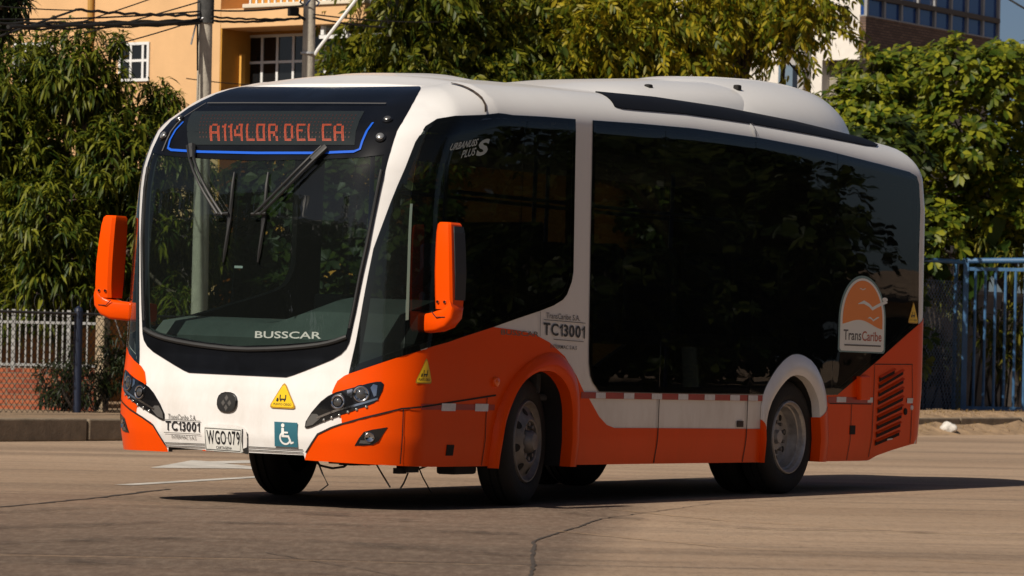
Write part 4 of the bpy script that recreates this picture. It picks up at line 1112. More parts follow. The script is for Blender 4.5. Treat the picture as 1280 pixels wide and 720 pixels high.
for q, (pts, w) in enumerate((([(-40, 660), (200, 652), (420, 655), (640, 668)], .30), ([(-40, 683), (160, 672), (400, 676), (660, 694)], .34), ([(700, 640), (950, 660), (1300, 668)], .22), ([(-40, 640), (150, 632), (300, 634), (520, 650)], .24), ([(60, 700), (300, 712), (560, 722)], .3))):
    V, F = strip_mesh([gpt(x, y, .008 + .001 * q) for x, y in pts], w, .03)
    tag(raw("tyre_mark", V, F, MK), kind="structure")
CT = pmat("joint_sand", (.33, .215, .115), .9, var=.4, scale=6)
for pts, w in (([(760, 636), (900, 650), (1290, 673)], .02), ([(680, 662), (900, 683), (1290, 708)], .018), ([(1290, 640), (1000, 634), (860, 626)], .02), ([(0, 693.5), (330, 699), (655, 707)], .02)):
    V, F = strip_mesh([gpt(x, y, .006) for x, y in pts], w, .012)
    tag(raw("road_joint", V, F, CT), kind="structure")
PW = pmat("road_paint_worn", (.50, .47, .42), .75, var=.35, scale=3.5)
def sheet(name, poly, z, mat):
    V2, F = tri2d(poly, (), .4); return raw(name, [(a, b, z) for a, b in V2], F, mat)
A_ = [gpt(x, y, .004)[:2] for x, y in ((188, 584.5), (240, 575.2), (262, 576.5), (352, 574), (352, 578), (280, 579), (330, 584.5), (352, 583), (352, 589), (300, 585.5))]
tag(sheet("road_marking", A_, .004, PW), kind="structure")
V, F = strip_mesh([gpt(155, 606, .004), gpt(330, 595.5, .004)], .16, .0); tag(raw("road_marking", V, F, PW), kind="structure")

# ---- kerb and raised pavement along the street
KM = pmat("kerb_concrete", (.20, .155, .105), .9, var=.35, scale=4, bump=.4)
SM_ = pmat("pavement_earth", (.24, .165, .10), .95, var=.35, scale=3, bump=.5)
mb = MB()
kz = .26
xs = [-40 + 2.02 * i for i in range(0, 33)]
for x0 in xs:
    d = random.uniform(-.012, .012); c = kp(x0 + 1, .11 + d, kz / 2); mb.box(c, (1.995, .22, kz + random.uniform(-.01, .01)), [np.r_[KE, 0], np.r_[KN, 0], UZ])
ko = mb.build("kerb", KM, bevel=.02); tag(ko, kind="structure")
pv = raw("pavement", [kp(-60, .2, kz - .02), kp(90, .2, kz - .02), kp(90, 40, kz + .1), kp(-60, 40, kz + .1)], [(0, 1, 2, 3)], SM_); tag(pv, kind="structure")
# earth bank with dry grass spilling over the far end of the kerb
rows = []
for i in range(60):
    x = 18 + i * .45; p = []
    for j, (bk, z) in enumerate(((-.55, -.02), (-.25, .06), (.05, .20), (.4, .31), (.9, .33), (1.6, .32), (3.0, .30))):
        p.append(kp(x, bk + random.uniform(-.10, .10), z + random.uniform(-.03, .03) if z > 0 else z))
    rows.append(p)
bank = MB().loft(rows, closed=False).build("earth_bank", pmat("dry_earth", (.30, .20, .115), .95, var=.45, scale=5, bump=.6, bscale=14), smooth=True); tag(bank, kind="structure")
# ---------------------------------------------------------------- vegetation
def leaf_mat(name, c1, c2, trans=.45, rough=.45):
    m, N, L, b = nmat(name)
    g = N.new("ShaderNodeNewGeometry")
    mx = N.new("ShaderNodeMix"); mx.data_type = 'RGBA'
    mx.inputs[6].default_value = (*c1, 1); mx.inputs[7].default_value = (*c2, 1)
    pw = N.new("ShaderNodeMath"); pw.operation = 'POWER'; pw.inputs[1].default_value = 1.8; L.new(g.outputs["Random Per Island"], pw.inputs[0])
    L.new(pw.outputs[0], mx.inputs[0]); L.new(mx.outputs[2], b.inputs["Base Color"])
    b.inputs["Roughness"].default_value = rough; b.inputs["Specular IOR Level"].default_value = .22
    t = N.new("ShaderNodeBsdfTranslucent"); hs = N.new("ShaderNodeHueSaturation"); hs.inputs["Value"].default_value = 1.7; hs.inputs["Hue"].default_value = .485
    L.new(mx.outputs[2], hs.inputs["Color"]); L.new(hs.outputs[0], t.inputs[0])
    ms = N.new("ShaderNodeMixShader"); ms.inputs[0].default_value = trans
    L.new(b.outputs[0], ms.inputs[1]); L.new(t.outputs[0], ms.inputs[2]); L.new(ms.outputs[0], N["Material Output"].inputs[0])
    return m
BARK = pmat("bark", (.095, .068, .046), .95, var=.5, scale=9, bump=.7)
BARKD = pmat("bark_dark", (.035, .026, .020), .95, var=.5, scale=9, bump=.7)

def unit(v): return v / (np.linalg.norm(v, axis=-1, keepdims=True) + 1e-9)
def leaves(base, dirs, nrm, length, width, shape="lance", fold=.25, droop=.3):
    """many leaves at once: base (n,3), direction, surface normal, sizes (n,)"""
    n = len(base); d = unit(dirs); s = unit(np.cross(d, nrm)); u = np.cross(s, d)
    L = length[:, None]; Wd = width[:, None]
    dn = np.array([0, 0, -1.0]) * (droop * length)[:, None]
    if shape == "lance": st = ((.28, .40), (.62, .42))
    elif shape == "obov": st = ((.30, .28), (.72, .52))
    else: st = ((.30, .45), (.66, .40))
    pts = [base]
    for f, w in st:
        mid = base + d * L * f + dn * f * f
        pts += [mid + s * Wd * w + u * Wd * fold * w, mid, mid - s * Wd * w + u * Wd * fold * w]
    pts.append(base + d * L + dn)
    V = np.stack(pts, 1).reshape(-1, 3)            # 8 per leaf: 0 base,1 l,2 m,3 r,4 l,5 m,6 r,7 tip
    f = np.array([[0, 2, 1, -1], [0, 3, 2, -1], [1, 2, 5, 4], [2, 3, 6, 5], [4, 5, 7, -1], [5, 6, 7, -1]])
    F = (f[None] + (np.arange(n) * 8)[:, None, None]); F = np.where(f[None] < 0, -1, F).reshape(-1, 4)
    return V, F
def leaf_obj(name, V, F, mat, parent):
    me = bpy.data.meshes.new(name)
    tri = F[:, 3] < 0; ln = np.where(tri, 3, 4)
    idx = np.concatenate([f[:k] for f, k in zip(F, ln)]) if len(F) < 1 else F.reshape(-1)[(F.reshape(-1) >= 0)]
    me.vertices.add(len(V)); me.vertices.foreach_set("co", V.astype(np.float32).ravel())
    me.loops.add(len(idx)); me.loops.foreach_set("vertex_index", idx.astype(np.int32))
    me.polygons.add(len(F)); st = np.r_[0, np.cumsum(ln)[:-1]]
    me.polygons.foreach_set("loop_start", st.astype(np.int32)); me.polygons.foreach_set("loop_total", ln.astype(np.int32))
    me.update(calc_edges=True); me.validate()
    me.polygons.foreach_set("use_smooth", np.ones(len(F), bool))
    return link(name, me, mat, parent)

def lobes_pts(lobes, n, shell=.45):
    """n points spread through a set of lobes (centre, radius[, squash]); nearer the skin than the middle"""
    c = np.array([l[0] for l in lobes]); r = np.array([l[1] for l in lobes]); w = np.array([l[2] if len(l) > 2 else 1.0 for l in lobes]) * r ** 2
    k = RNG.choice(len(lobes), n, p=w / w.sum())
    d = unit(RNG.normal(size=(n, 3))); rad = r[k] * (1 - shell * RNG.random(n) ** 1.6) * (1 + RNG.normal(0, .12, n))
    return c[k] + d * rad[:, None], d, k

def mango_crown(lobes, n, size=.21):
    """whorls of long drooping leaves at the twig ends"""
    p, d, k = lobes_pts(lobes, n); B_, D_, N_, Ls, Ws = [], [], [], [], []
    for _ in range(11):
        a = unit(d * .55 + RNG.normal(0, .75, (n, 3)) + np.array([0, 0, -.10]))
        B_.append(p + RNG.normal(0, .025, (n, 3))); D_.append(a); N_.append(unit(np.array([0, 0, 1.]) + d * .5 + RNG.normal(0, .25, (n, 3))))
        l = size * RNG.uniform(.65, 1.2, n); Ls.append(l); Ws.append(l * RNG.uniform(.20, .27, n))
    return leaves(np.vstack(B_), np.vstack(D_), np.vstack(N_), np.hstack(Ls), np.hstack(Ws), "lance", .3, .55)
def rosette_crown(lobes, n, size=.24):
    """rosettes of broad blunt leaves facing up and out"""
    p, d, k = lobes_pts(lobes, n); B_, D_, N_, Ls, Ws = [], [], [], [], []
    ax = unit(d * .7 + np.array([-.15, -.25, .75]) + RNG.normal(0, .25, (n, 3)))
    t1 = unit(np.cross(ax, RNG.normal(size=(n, 3)))); t2 = np.cross(ax, t1)
    for j in range(8):
        a = 2 * np.pi * j / 8 + RNG.uniform(-.3, .3, n)
        v = t1 * np.cos(a)[:, None] + t2 * np.sin(a)[:, None]
        B_.append(p + v * .02); D_.append(unit(v + ax * RNG.uniform(.05, .7, n)[:, None])); N_.append(ax)
        l = size * RNG.uniform(.6, 1.15, n); Ls.append(l); Ws.append(l * RNG.uniform(.42, .55, n))
    return leaves(np.vstack(B_), np.vstack(D_), np.vstack(N_), np.hstack(Ls), np.hstack(Ws), "obov", .22, .25)
def frond_crown(lobes, n, size=.42, leaflet=.165):
    """hanging feather leaves: pairs of leaflets along a drooping stalk"""
    p, d, k = lobes_pts(lobes, n, .6); B_, D_, N_, Ls, Ws = [], [], [], [], []
    out = unit(d * np.array([1, 1, .25]) + RNG.normal(0, .6, (n, 3)) + np.array([0, 0, -.15])); Lr = size * RNG.uniform(.6, 1.25, n)
    s = unit(np.cross(out, unit(RNG.normal(size=(n, 3)))))
    up = np.cross(s, out)
    for j in range(8):
        f = .18 + .82 * j / 7
        c = p + out * (Lr * f)[:, None] + np.array([0, 0, -1.]) * (Lr * .48 * f * f)[:, None]
        for sg in (-1, 1):
            B_.append(c); D_.append(unit(s * sg * .8 + out * .45 + np.array([0, 0, -.5 - .3 * f]) + RNG.normal(0, .16, (n, 3))))
            N_.append(unit(up + RNG.normal(0, .3, (n, 3))))
            l = leaflet * RNG.uniform(.7, 1.2, n) * (1 - .35 * abs(f - .5)); Ls.append(l); Ws.append(l * RNG.uniform(.33, .44, n))
    return leaves(np.vstack(B_), np.vstack(D_), np.vstack(N_), np.hstack(Ls), np.hstack(Ws), "lance", .2, .15)

def limb_tubes(mb, base, top, lobes, r0, n=10, nb=None):
    """tapered trunk with limbs running out to the lobes"""
    base, top = np.array(base, float), np.array(top, float)
    P = [base + (top - base) * f + np.array([math.sin(f * 5) * .06, math.cos(f * 4) * .05, 0]) * (1 if 0 < f < 1 else .3) for f in np.linspace(0, 1, 7)]
    mb.tube(P, list(r0 * np.linspace(1.15, .62, 7)), n)
    for c, r_ in [l[:2] for l in (lobes if nb is None else lobes[:nb])]:
        c = np.array(c); m = (top + c) / 2 + np.array([random.uniform(-.15, .15), random.uniform(-.15, .15), random.uniform(.0, .25)])
        mb.tube([P[-2], top + (m - top) * .3, m, c], [r0 * .5, r0 * .42, r0 * .28, r0 * .10], 7)
        for _ in range(5):
            e = c + unit(RNG.normal(size=3)) * r_ * .85; mb.tube([c + (m - c) * random.uniform(0, .4), (c + e) / 2 + RNG.normal(0, .05, 3), e], [r0 * .16, r0 * .10, r0 * .03], 5)
def pxl(lst, Y, jit=.5, wt=None):
    out = []
    for i, l in enumerate(lst):
        y = Y + random.uniform(-jit, jit) if len(l) < 4 else Y + l[3]
        out.append((at(l[0], l[1], y), l[2] / FPX * y, l[4] if len(l) > 4 else 1.0))
    return out
def tree(name, label, lobes, crown, n, size, base, top, r0, lmat, bark=BARK, group=None, nb=None):
    root = empty(name, base, 0, label, "tree", group)
    mb = MB(); limb_tubes(mb, np.array(base) * 0, np.array(top) - np.array(base), [(l[0] - np.array(base), l[1]) for l in lobes], r0, nb=nb)
    mb.build("trunk", bark, root, smooth=True, sharp=60)
    V, F = crown(lobes, n, size); V = V - np.array(base)
    leaf_obj("crown", V, F, lmat, root)
    return root
MANGO = leaf_mat("mango_leaf", (.022, .046, .005), (.20, .205, .018), .28)
NEEM = leaf_mat("feather_leaf", (.06, .09, .006), (.42, .33, .02), .38)
NEEMD = leaf_mat("feather_leaf_green", (.030, .055, .006), (.22, .21, .016), .32)
ALMOND = leaf_mat("broad_leaf", (.034, .066, .006), (.27, .27, .018), .32)
BUSH = leaf_mat("shrub_leaf", (.035, .055, .008), (.24, .20, .02), .35)

# mango behind the fence on the left
lob = pxl([(20, 95, 62), (85, 75, 52), (112, 105, 42), (170, 150, 48), (70, 165, 80), (5, 185, 80), (145, 195, 58), (200, 200, 34), (130, 255, 62), (45, 270, 80), (-15, 300, 70), (185, 270, 45), (110, 320, 58), (165, 330, 45), (30, 345, 48), (203, 128, 22), (146, 52, 12), (-40, 130, 80), (215, 330, 40), (235, 260, 36), (250, 310, 40), (225, 380, 30), (245, 205, 30), (55, 270, 58, -1.3), (90, 325, 46, -1.2), (50, 350, 42, -1.1), (70, 385, 34, -.9), (110, 370, 34, -.8), (20, 385, 36, -.6)], 51.5, .8)
kb = kp(6, 5.8, .25)
tree("mango_tree", "dense mango tree with long drooping dark leaves behind the white picket fence", lob, mango_crown, 4600, .18, kb, kb + np.array([.1, .2, 2.6]), .14, MANGO)
# a taller tree off to the left lets one dark branch hang into the corner
lob = pxl([(2, 8, 22), (14, 2, 18), (-10, 30, 20), (25, 6, 12), (-50, 0, 50), (-70, -60, 70), (-20, -50, 40)], 44.0, .3)
kb = kp(-1.5, 1.4, .25); kb[0] -= 1.2
tree("street_tree", "tree at the left edge with a dark branch hanging into the top corner", lob, mango_crown, 330, .20, kb, kb + np.array([.1, .0, 4.2]), .12, leaf_mat("dark_leaf", (.012, .020, .006), (.03, .045, .010), .3))
# three feather-leaved trees behind the bus
lob = pxl([(455, 90, 40), (470, 25, 45), (520, 70, 60), (560, 20, 60), (600, 95, 55), (640, 60, 55), (500, 120, 55), (660, 110, 55), (560, 130, 60), (440, 130, 45), (620, -20, 60), (520, -30, 60)], 57, .9)
kb = kp(20, 4.6, .25)
tree("feather_leaf_tree", "green feather-leaved tree behind the front half of the bus roof", lob, frond_crown, 1750, .50, kb, kb + np.array([-.6, 0, 3.4]), .13, NEEMD, group="feather-leaved trees behind the bus")
lob = pxl([(700, 60, 52), (740, 20, 55), (770, 85, 55), (705, 110, 50), (810, 40, 55), (840, 95, 48), (790, 125, 50), (870, 15, 46), (740, 135, 50), (850, 60, 35), (780, -20, 50)], 58, .8)
kb = kp(24.5, 4.0, .25)
tree("feather_leaf_tree", "feather-leaved tree with yellowing leaves above the middle of the bus roof", lob, frond_crown, 1500, .50, kb, kb + np.array([-.2, 0, 3.2]), .11, NEEM, group="feather-leaved trees behind the bus")
lob = pxl([(905, 20, 34), (950, 12, 36), (1000, 14, 32), (1030, 24, 20, 0, .5), (1050, 6, 20, 0, .5), (880, 70, 22, -.4, .8), (985, 60, 20, -.4, .6), (930, -15, 40), (1000, -20, 40), (900, 100, 14), (1000, 95, 12, 0, .6), (965, 40, 18)], 59, .5)
tb = at(926, 470, 59.3); tb[2] = .25
tree("feather_leaf_tree", "thin dark-trunked tree with sparse yellow feather leaves before the white wall", lob, frond_crown, 430, .52, tb, at(930, 40, 59.3), .095, NEEM, BARKD, group="feather-leaved trees behind the bus")
for q, (x0, x1) in enumerate(((968, 985), (893, 889), (915, 935))):
    mb = MB(); b0 = at(x0, 430, 59.6 + q * .2); b0[2] = .25; mb.tube([tuple(b0), tuple(at((x0 * .5 + x1 * .5), 120, 59.6)), tuple(at(x1, 0, 59.6))], [.05, .04, .03], 7)
    r = empty("sapling", b0, 0, ("slim dark stem leaning right behind the rear roof dome", "slim reddish stem rising behind the roof left of the dark trunk", "slim stem crossing close behind the dark trunk")[q], "tree"); o = mb.build("trunk", BARKD, r, smooth=True); o.location = -r.location
    lob = pxl([(x1 + 6, 35, 14), (x1 - 8, 60, 12), (x1 + 4, 5, 16)], 59.6, .2); V, F = frond_crown(lob, 40, .36); leaf_obj("crown", V - np.array(b0), F, NEEM, r)
# broad-leaved tree on the right
lob = pxl([(1062, 152, 34), (1095, 100, 42), (1140, 95, 42), (1190, 95, 46), (1245, 100, 44), (1290, 100, 50), (1080, 160, 52), (1140, 160, 52), (1205, 165, 55), (1265, 175, 55), (1110, 215, 52), (1180, 225, 55), (1245, 240, 55), (1170, 285, 44), (1235, 290, 42), (1290, 260, 50), (1120, 265, 45), (1070, 210, 40), (1195, 70, 20), (1110, 85, 22), (1255, 75, 26), (1040, 165, 30), (1020, 135, 20), (1055, 120, 20), (1060, 280, 50)], 66.5, .9)
tb = kp(33, 6.0, .3)
tree("almond_tree", "bushy tree with broad bright green leaves behind the blue gate", lob, rosette_crown, 2400, .21, tb, tb + np.array([0, 0, 2.6]), .15, ALMOND, BARKD)
# vines and shrubs under it
def shrub(label, lst, Y, n, size, mat, crown=mango_crown, name="shrub", grp=None):
    lob = pxl(lst, Y, .3); c = np.mean([l[0] for l in lob], 0); c[2] = .28
    r = empty(name, c, 0, label, "shrub", grp); V, F = crown(lob, n, size); leaf_obj("foliage", V - c, F, mat, r)
    mb = MB()
    for l in lob: mb.tube([(l[0][0] - c[0]) * .3 + 0 * c if False else np.array([(l[0][0] - c[0]) * .4, (l[0][1] - c[1]) * .4, 0]), (l[0] - c) * np.array([.8, .8, .6]), l[0] - c], [.025, .018, .008], 6)
    mb.build("stem", BARKD, r, smooth=True); return r
shrub("yellow-green creeper hanging over the top of the blue gate", [(1160, 322, 26), (1190, 335, 24), (1225, 318, 26), (1262, 322, 28), (1240, 300, 24), (1290, 330, 26), (1170, 360, 18), (1195, 372, 14), (1150, 290, 26)], 66.6, 230, .20, BUSH, name="creeper")
shrub("leafy shrub with yellowing leaves behind the bars of the blue gate", [(1240, 420, 24), (1268, 400, 26), (1252, 450, 16), (1285, 440, 24), (1222, 395, 12)], 66.9, 110, .20, BUSH)
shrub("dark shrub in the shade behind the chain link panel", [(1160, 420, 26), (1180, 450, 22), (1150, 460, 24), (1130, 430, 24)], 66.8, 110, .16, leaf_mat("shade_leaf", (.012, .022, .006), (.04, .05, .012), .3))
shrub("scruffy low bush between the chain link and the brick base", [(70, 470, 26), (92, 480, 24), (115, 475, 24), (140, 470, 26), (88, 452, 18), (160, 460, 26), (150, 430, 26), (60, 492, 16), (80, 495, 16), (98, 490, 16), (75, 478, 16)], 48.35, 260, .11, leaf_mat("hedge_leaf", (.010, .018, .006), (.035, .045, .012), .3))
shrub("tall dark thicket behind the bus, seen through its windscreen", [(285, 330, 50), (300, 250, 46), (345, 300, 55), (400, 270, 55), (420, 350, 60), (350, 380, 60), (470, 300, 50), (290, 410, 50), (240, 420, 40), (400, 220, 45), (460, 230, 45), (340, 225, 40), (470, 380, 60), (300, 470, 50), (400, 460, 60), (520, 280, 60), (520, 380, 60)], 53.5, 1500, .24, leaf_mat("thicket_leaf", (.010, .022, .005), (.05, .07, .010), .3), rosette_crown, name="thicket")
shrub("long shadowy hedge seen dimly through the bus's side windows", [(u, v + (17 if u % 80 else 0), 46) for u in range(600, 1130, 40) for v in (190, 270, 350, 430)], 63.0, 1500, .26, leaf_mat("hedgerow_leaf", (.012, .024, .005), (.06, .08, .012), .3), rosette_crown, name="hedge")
# banana plant behind the gate
bc = at(1198, 470, 66.3); bc[2] = .3
bn = empty("banana_plant", bc, 0, "banana plant with long torn leaves beside the blue gate post", "plant")
BAN = leaf_mat("banana_leaf", (.030, .070, .010), (.06, .11, .016), .45)
mb = MB(); mb.tube([(0, 0, 0), (.02, 0, 1.0), (.0, .05, 1.9)], [.07, .06, .04], 9); mb.build("stem", pmat("banana_stem", (.16, .17, .07), .7, var=.3), bn, smooth=True)
for q, (u, v) in enumerate(((1150, 334), (1265, 245), (1262, 300))):
    tip = at(u, v, 66.0) - bc; b0 = np.array([0, .05, 1.85]); side = unit(np.cross(tip - b0, np.array([.3, -1., .2]))); V = []; F = []
    for i, f in enumerate(np.linspace(0, 1, 15)):
        c = b0 + (tip - b0) * f + np.array([0, 0, .30]) * math.sin(math.pi * f) * (1 if q == 0 else .3); w = .17 * math.sin(math.pi * min(1, f * .92 + .06)) ** .6 * (.85 if i % 3 == 2 else 1)
        V += [c + side * w + np.array([0, -.03, -.02]), c, c - side * w + np.array([0, -.03, -.02])]
        if i: F += [(3 * i - 3, 3 * i, 3 * i + 1, 3 * i - 2), (3 * i - 2, 3 * i + 1, 3 * i + 2, 3 * i - 1)]
    raw("leaf", V, F, BAN, bn, True)

# ---------------------------------------------------------------- fences
WHITE_IRON = pmat("white_iron", (.30, .30, .29), .6, var=.3, scale=9)
GALV = pmat("fence_wire", (.06, .058, .055), .55, metal=.4)
BLUE_IRON = pmat("blue_iron", (.042, .12, .24), .45, var=.25, scale=6)
NAVY = pmat("navy_paint", (.008, .014, .034), .5, var=.3)
def brick_mat(name, c1, c2, mortar, sc=4.0, row=.07, bw=.22, rz=0.0):
    m, N, L, b = nmat(name)
    tc = N.new("ShaderNodeTexCoord"); br = N.new("ShaderNodeTexBrick")
    mp = N.new("ShaderNodeMapping"); mp.inputs["Rotation"].default_value = (R(90), 0, 0)
    m0 = N.new("ShaderNodeMapping"); m0.inputs["Rotation"].default_value = (0, 0, -rz)
    L.new(tc.outputs["Object"], m0.inputs[0]); L.new(m0.outputs[0], mp.inputs[0]); L.new(mp.outputs[0], br.inputs["Vector"])
    br.inputs["Color1"].default_value = (*c1, 1); br.inputs["Color2"].default_value = (*c2, 1); br.inputs["Mortar"].default_value = (*mortar, 1)
    br.inputs["Scale"].default_value = 1.0; br.inputs["Brick Width"].default_value = bw; br.inputs["Row Height"].default_value = row; br.inputs["Mortar Size"].default_value = .009
    L.new(br.outputs[0], b.inputs["Base Color"]); b.inputs["Roughness"].default_value = .9
    bp = N.new("ShaderNodeBump"); bp.inputs["Strength"].default_value = .6; bp.inputs["Distance"].default_value = .02; L.new(br.outputs[1], bp.inputs["Height"]); bp.invert = True; L.new(bp.outputs[0], b.inputs["Normal"])
    return m
BRK = brick_mat("red_brick", (.24, .055, .025), (.38, .11, .045), (.19, .13, .09))
KANG = math.atan2(KE[1], KE[0])
def chain_link(w, h, p=.082, r=.004, mat=None, parent=None, name="wire_mesh"):
    """diamond mesh in the local XZ plane"""
    mb = MB()
    n = int((w + h) / p)
    for i in range(n + 1):
        for sg in (1, -1):
            a = i * p
            if sg > 0: x0, z0, x1, z1 = a - h, 0, a, h
            else: x0, z0, x1, z1 = a - h, h, a, 0
            if x1 <= 0 or x0 >= w: continue
            if x0 < 0: t = -x0 / (x1 - x0); z0 = z0 + (z1 - z0) * t; x0 = 0
            if x1 > w: t = (w - x0) / (x1 - x0); z1 = z0 + (z1 - z0) * t; x1 = w
            mb.tube([(x0, .004 * sg, z0), (x1, .004 * sg, z1)], r, 4, cap=False)
    return mb.build(name, mat, parent)
# chain-link fence on the left with a round navy post
fo = kp(-3.0, 3.2, .24)
cf = empty("chain_link_fence", fo, KANG, "chain link fence with coiled wire on top and a navy post on the left pavement", "fence")
def a_of(px, back):
    """distance along the street where pixel column px meets a line `back` metres behind the kerb"""
    best = min(((abs(((kp(a, back)[0] / kp(a, back)[1]) * FPX + 640 + 1.8 * 0) - px), a) for a in np.linspace(-6, 45, 5101))); return best[1]
a_post = a_of(102 - 3, 3.2)
chain_link(9.2, 1.25, .095, .0045, GALV, cf)
mb = MB(); mb.tube([(0, 0, 1.27), (9.2, 0, 1.27)], .018, 8); mb.build("top_rail", GALV, cf)
mb = MB(); mb.tube([(a_post + 3.0, 0, 0), (a_post + 3.0, 0, 1.30)], .055, 14); mb.build("post", NAVY, cf, smooth=True)
mb = MB(); mb.tube([(a_post + 3.0, 0, 1.30), (a_post + 3.0, 0, 1.34), (a_post + 3.0, 0, 1.37)], [.06, .05, .01], 14); mb.build("post_cap", NAVY, cf, smooth=True)
for q in (-2.6, 2.9): MB().tube([(a_post + 3.0 + q, 0, 0), (a_post + 3.0 + q, 0, 1.32)], .03, 10).build("post", GALV, cf, smooth=True)
mb = MB()
for q in range(0, 26):
    mb.tube([(q * .34 + .2 * math.cos(t) + .05 * t, .19 * math.cos(t) * .25, 1.36 + .15 * math.sin(t)) for t in np.linspace(0, 2 * math.pi, 17)], .004, 4, cap=False)
mb.build("coiled_wire", GALV, cf)
# white pickets on a brick base behind it
pe = kp(a_of(132, 3.95), 3.95, .24); po = pe + np.array([-6.0, 0.5, 0])
pf = empty("picket_fence", po, math.atan2(-.5, 6.0), "white iron picket fence on a low red brick base", "fence")
a_end = 6.02
mb = MB(); mb.box((a_end / 2, .06, .26), (a_end, .16, .60)); mb.build("brick_base", BRK, pf)
for q in range(int(a_end / .082) + 1):
    x = .05 + q * .082
    if x > a_end - .15: break
    big = (q % 9 == 4); MB().box((x, 0, .93), (.05 if big else .020, .05 if big else .020, .80)).build("picket", WHITE_IRON, pf)
for z in (.60, 1.16): MB().box((a_end / 2, .0, z), (a_end, .03, .035)).build("rail", WHITE_IRON, pf)
# old concrete fence post with a stay wire
cp_a = a_of(130, 3.6); co = kp(cp_a, 3.6, .22)
cpz = empty("concrete_post", co, KANG, "short weathered concrete post at the end of the picket fence", "post")
MB().box((0, 0, .66), (.13, .15, 1.28)).build("shaft", pmat("old_concrete", (.34, .26, .17), .95, var=.35, scale=8, bump=.4), cpz, bevel=.015)
MB().tube([(.25, .05, 1.30), (.62, .03, .55)], .008, 5).build("stay_wire", WHITE_IRON, cpz)
# white gate upright and blue gate on the right
g0 = a_of(1205, 3.2); go = kp(g0, 3.2, .30)
gp = empty("blue_gate", go, KANG - R(62), "tall blue iron gate of upright bars standing on the earth bank", "gate")
gh = 2.62
for x, w in ((0.03, .10), (2.6, .08)): MB().box((x, 0, gh / 2), (w, .10, gh)).build("gate_post", BLUE_IRON, gp, bevel=.008)
MB().tube([(-.05, 0, gh + .02), (2.7, 0, gh + .08)], .05, 10).build("top_rail", BLUE_IRON, gp, smooth=True)
for z in (.05, gh - .12): MB().box((1.3, 0, z), (2.5, .05, .06)).build("rail", BLUE_IRON, gp)
for q in range(14):
    x = .20 + q * .175
    if x < 2.55: MB().tube([(x, 0, .05), (x, 0, gh - .1)], .026, 8).build("bar", BLUE_IRON, gp, smooth=True)
# chain-link panel between the bus and the gate
c0 = g0 - 3.2; cl = empty("chain_link_fence", kp(c0, 3.2, .28), KANG, "chain link panel with a blue top rail left of the blue gate", "fence")
chain_link(3.12, 2.30, .10, .0065, pmat("blue_wire", (.10, .14, .20), .5), cl)
MB().tube([(0, 0, 2.62), (3.15, 0, 2.64)], .04, 10).build("top_rail", BLUE_IRON, cl, smooth=True)
MB().box((3.12, .12, 1.3), (.05, .05, 2.6)).build("post", BLUE_IRON, cl); MB().box((.02, 0, 1.3), (.06, .06, 2.6)).build("post", BLUE_IRON, cl)
MB().box((1.9, .25, 1.35), (.30, .02, .28)).build("notice_board", pmat("dull_notice", (.20, .21, .22), .6, var=.4, scale=18), cl)
# bare garden wall behind gate and fence
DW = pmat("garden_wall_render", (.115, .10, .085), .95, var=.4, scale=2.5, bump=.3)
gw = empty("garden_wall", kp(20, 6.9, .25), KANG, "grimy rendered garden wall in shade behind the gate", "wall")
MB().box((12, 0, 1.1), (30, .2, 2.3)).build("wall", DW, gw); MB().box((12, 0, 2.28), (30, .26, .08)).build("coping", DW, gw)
# house wall in the shade of the mango
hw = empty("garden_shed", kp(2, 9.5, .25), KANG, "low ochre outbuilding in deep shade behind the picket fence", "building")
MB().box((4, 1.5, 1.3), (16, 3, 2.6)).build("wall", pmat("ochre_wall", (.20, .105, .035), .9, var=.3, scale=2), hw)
MB().loft([[(-4.2, -.4, 2.5), (12.2, -.4, 2.5)], [(-4.2, 1.5, 3.1), (12.2, 1.5, 3.1)], [(-4.2, 3.4, 2.5), (12.2, 3.4, 2.5)]], closed=False).build("roof", pmat("sheet_roof", (.12, .075, .05), .8), hw)
# white stone and litter on the bank
sp = at(1186, 539, 58.5); sp[2] = .10
ic = bmesh.new(); bmesh.ops.create_icosphere(ic, subdivisions=3, radius=.13)
for v in ic.verts: v.co *= 1 + .22 * math.sin(v.co.x * 31 + v.co.y * 17) * math.cos(v.co.z * 23); v.co.z *= .75
me = bpy.data.meshes.new("stone"); ic.to_mesh(me); ic.free(); me.shade_smooth()
st = link("stone", me, pmat("pale_stone", (.58, .55, .50), .9, var=.3, scale=9, bump=.5)); st.location = sp; tag(st, "pale round stone lying at the foot of the earth bank", "stone")
# dry grass tufts on the bank
n = 2600; xx = RNG.uniform(18, 44, n); bk = RNG.uniform(-.4, 1.2, n)
base = np.array([kp(a, b, float(np.interp(b, [-.55, -.25, .05, .4, .9, 1.6], [-.02, .06, .20, .31, .33, .32]))) for a, b in zip(xx, bk)])
dirs = unit(np.array([0, 0, 1.]) + RNG.normal(0, .5, (n, 3))); dirs[:, 2] = abs(dirs[:, 2]); V, F = leaves(base, dirs, unit(RNG.normal(size=(n, 3))), RNG.uniform(.03, .10, n), RNG.uniform(.006, .012, n), "lance", .1, .3)
gr = leaf_obj("dry_grass", V, F, leaf_mat("straw", (.22, .14, .05), (.36, .25, .10), .2), None); tag(gr, kind="stuff")

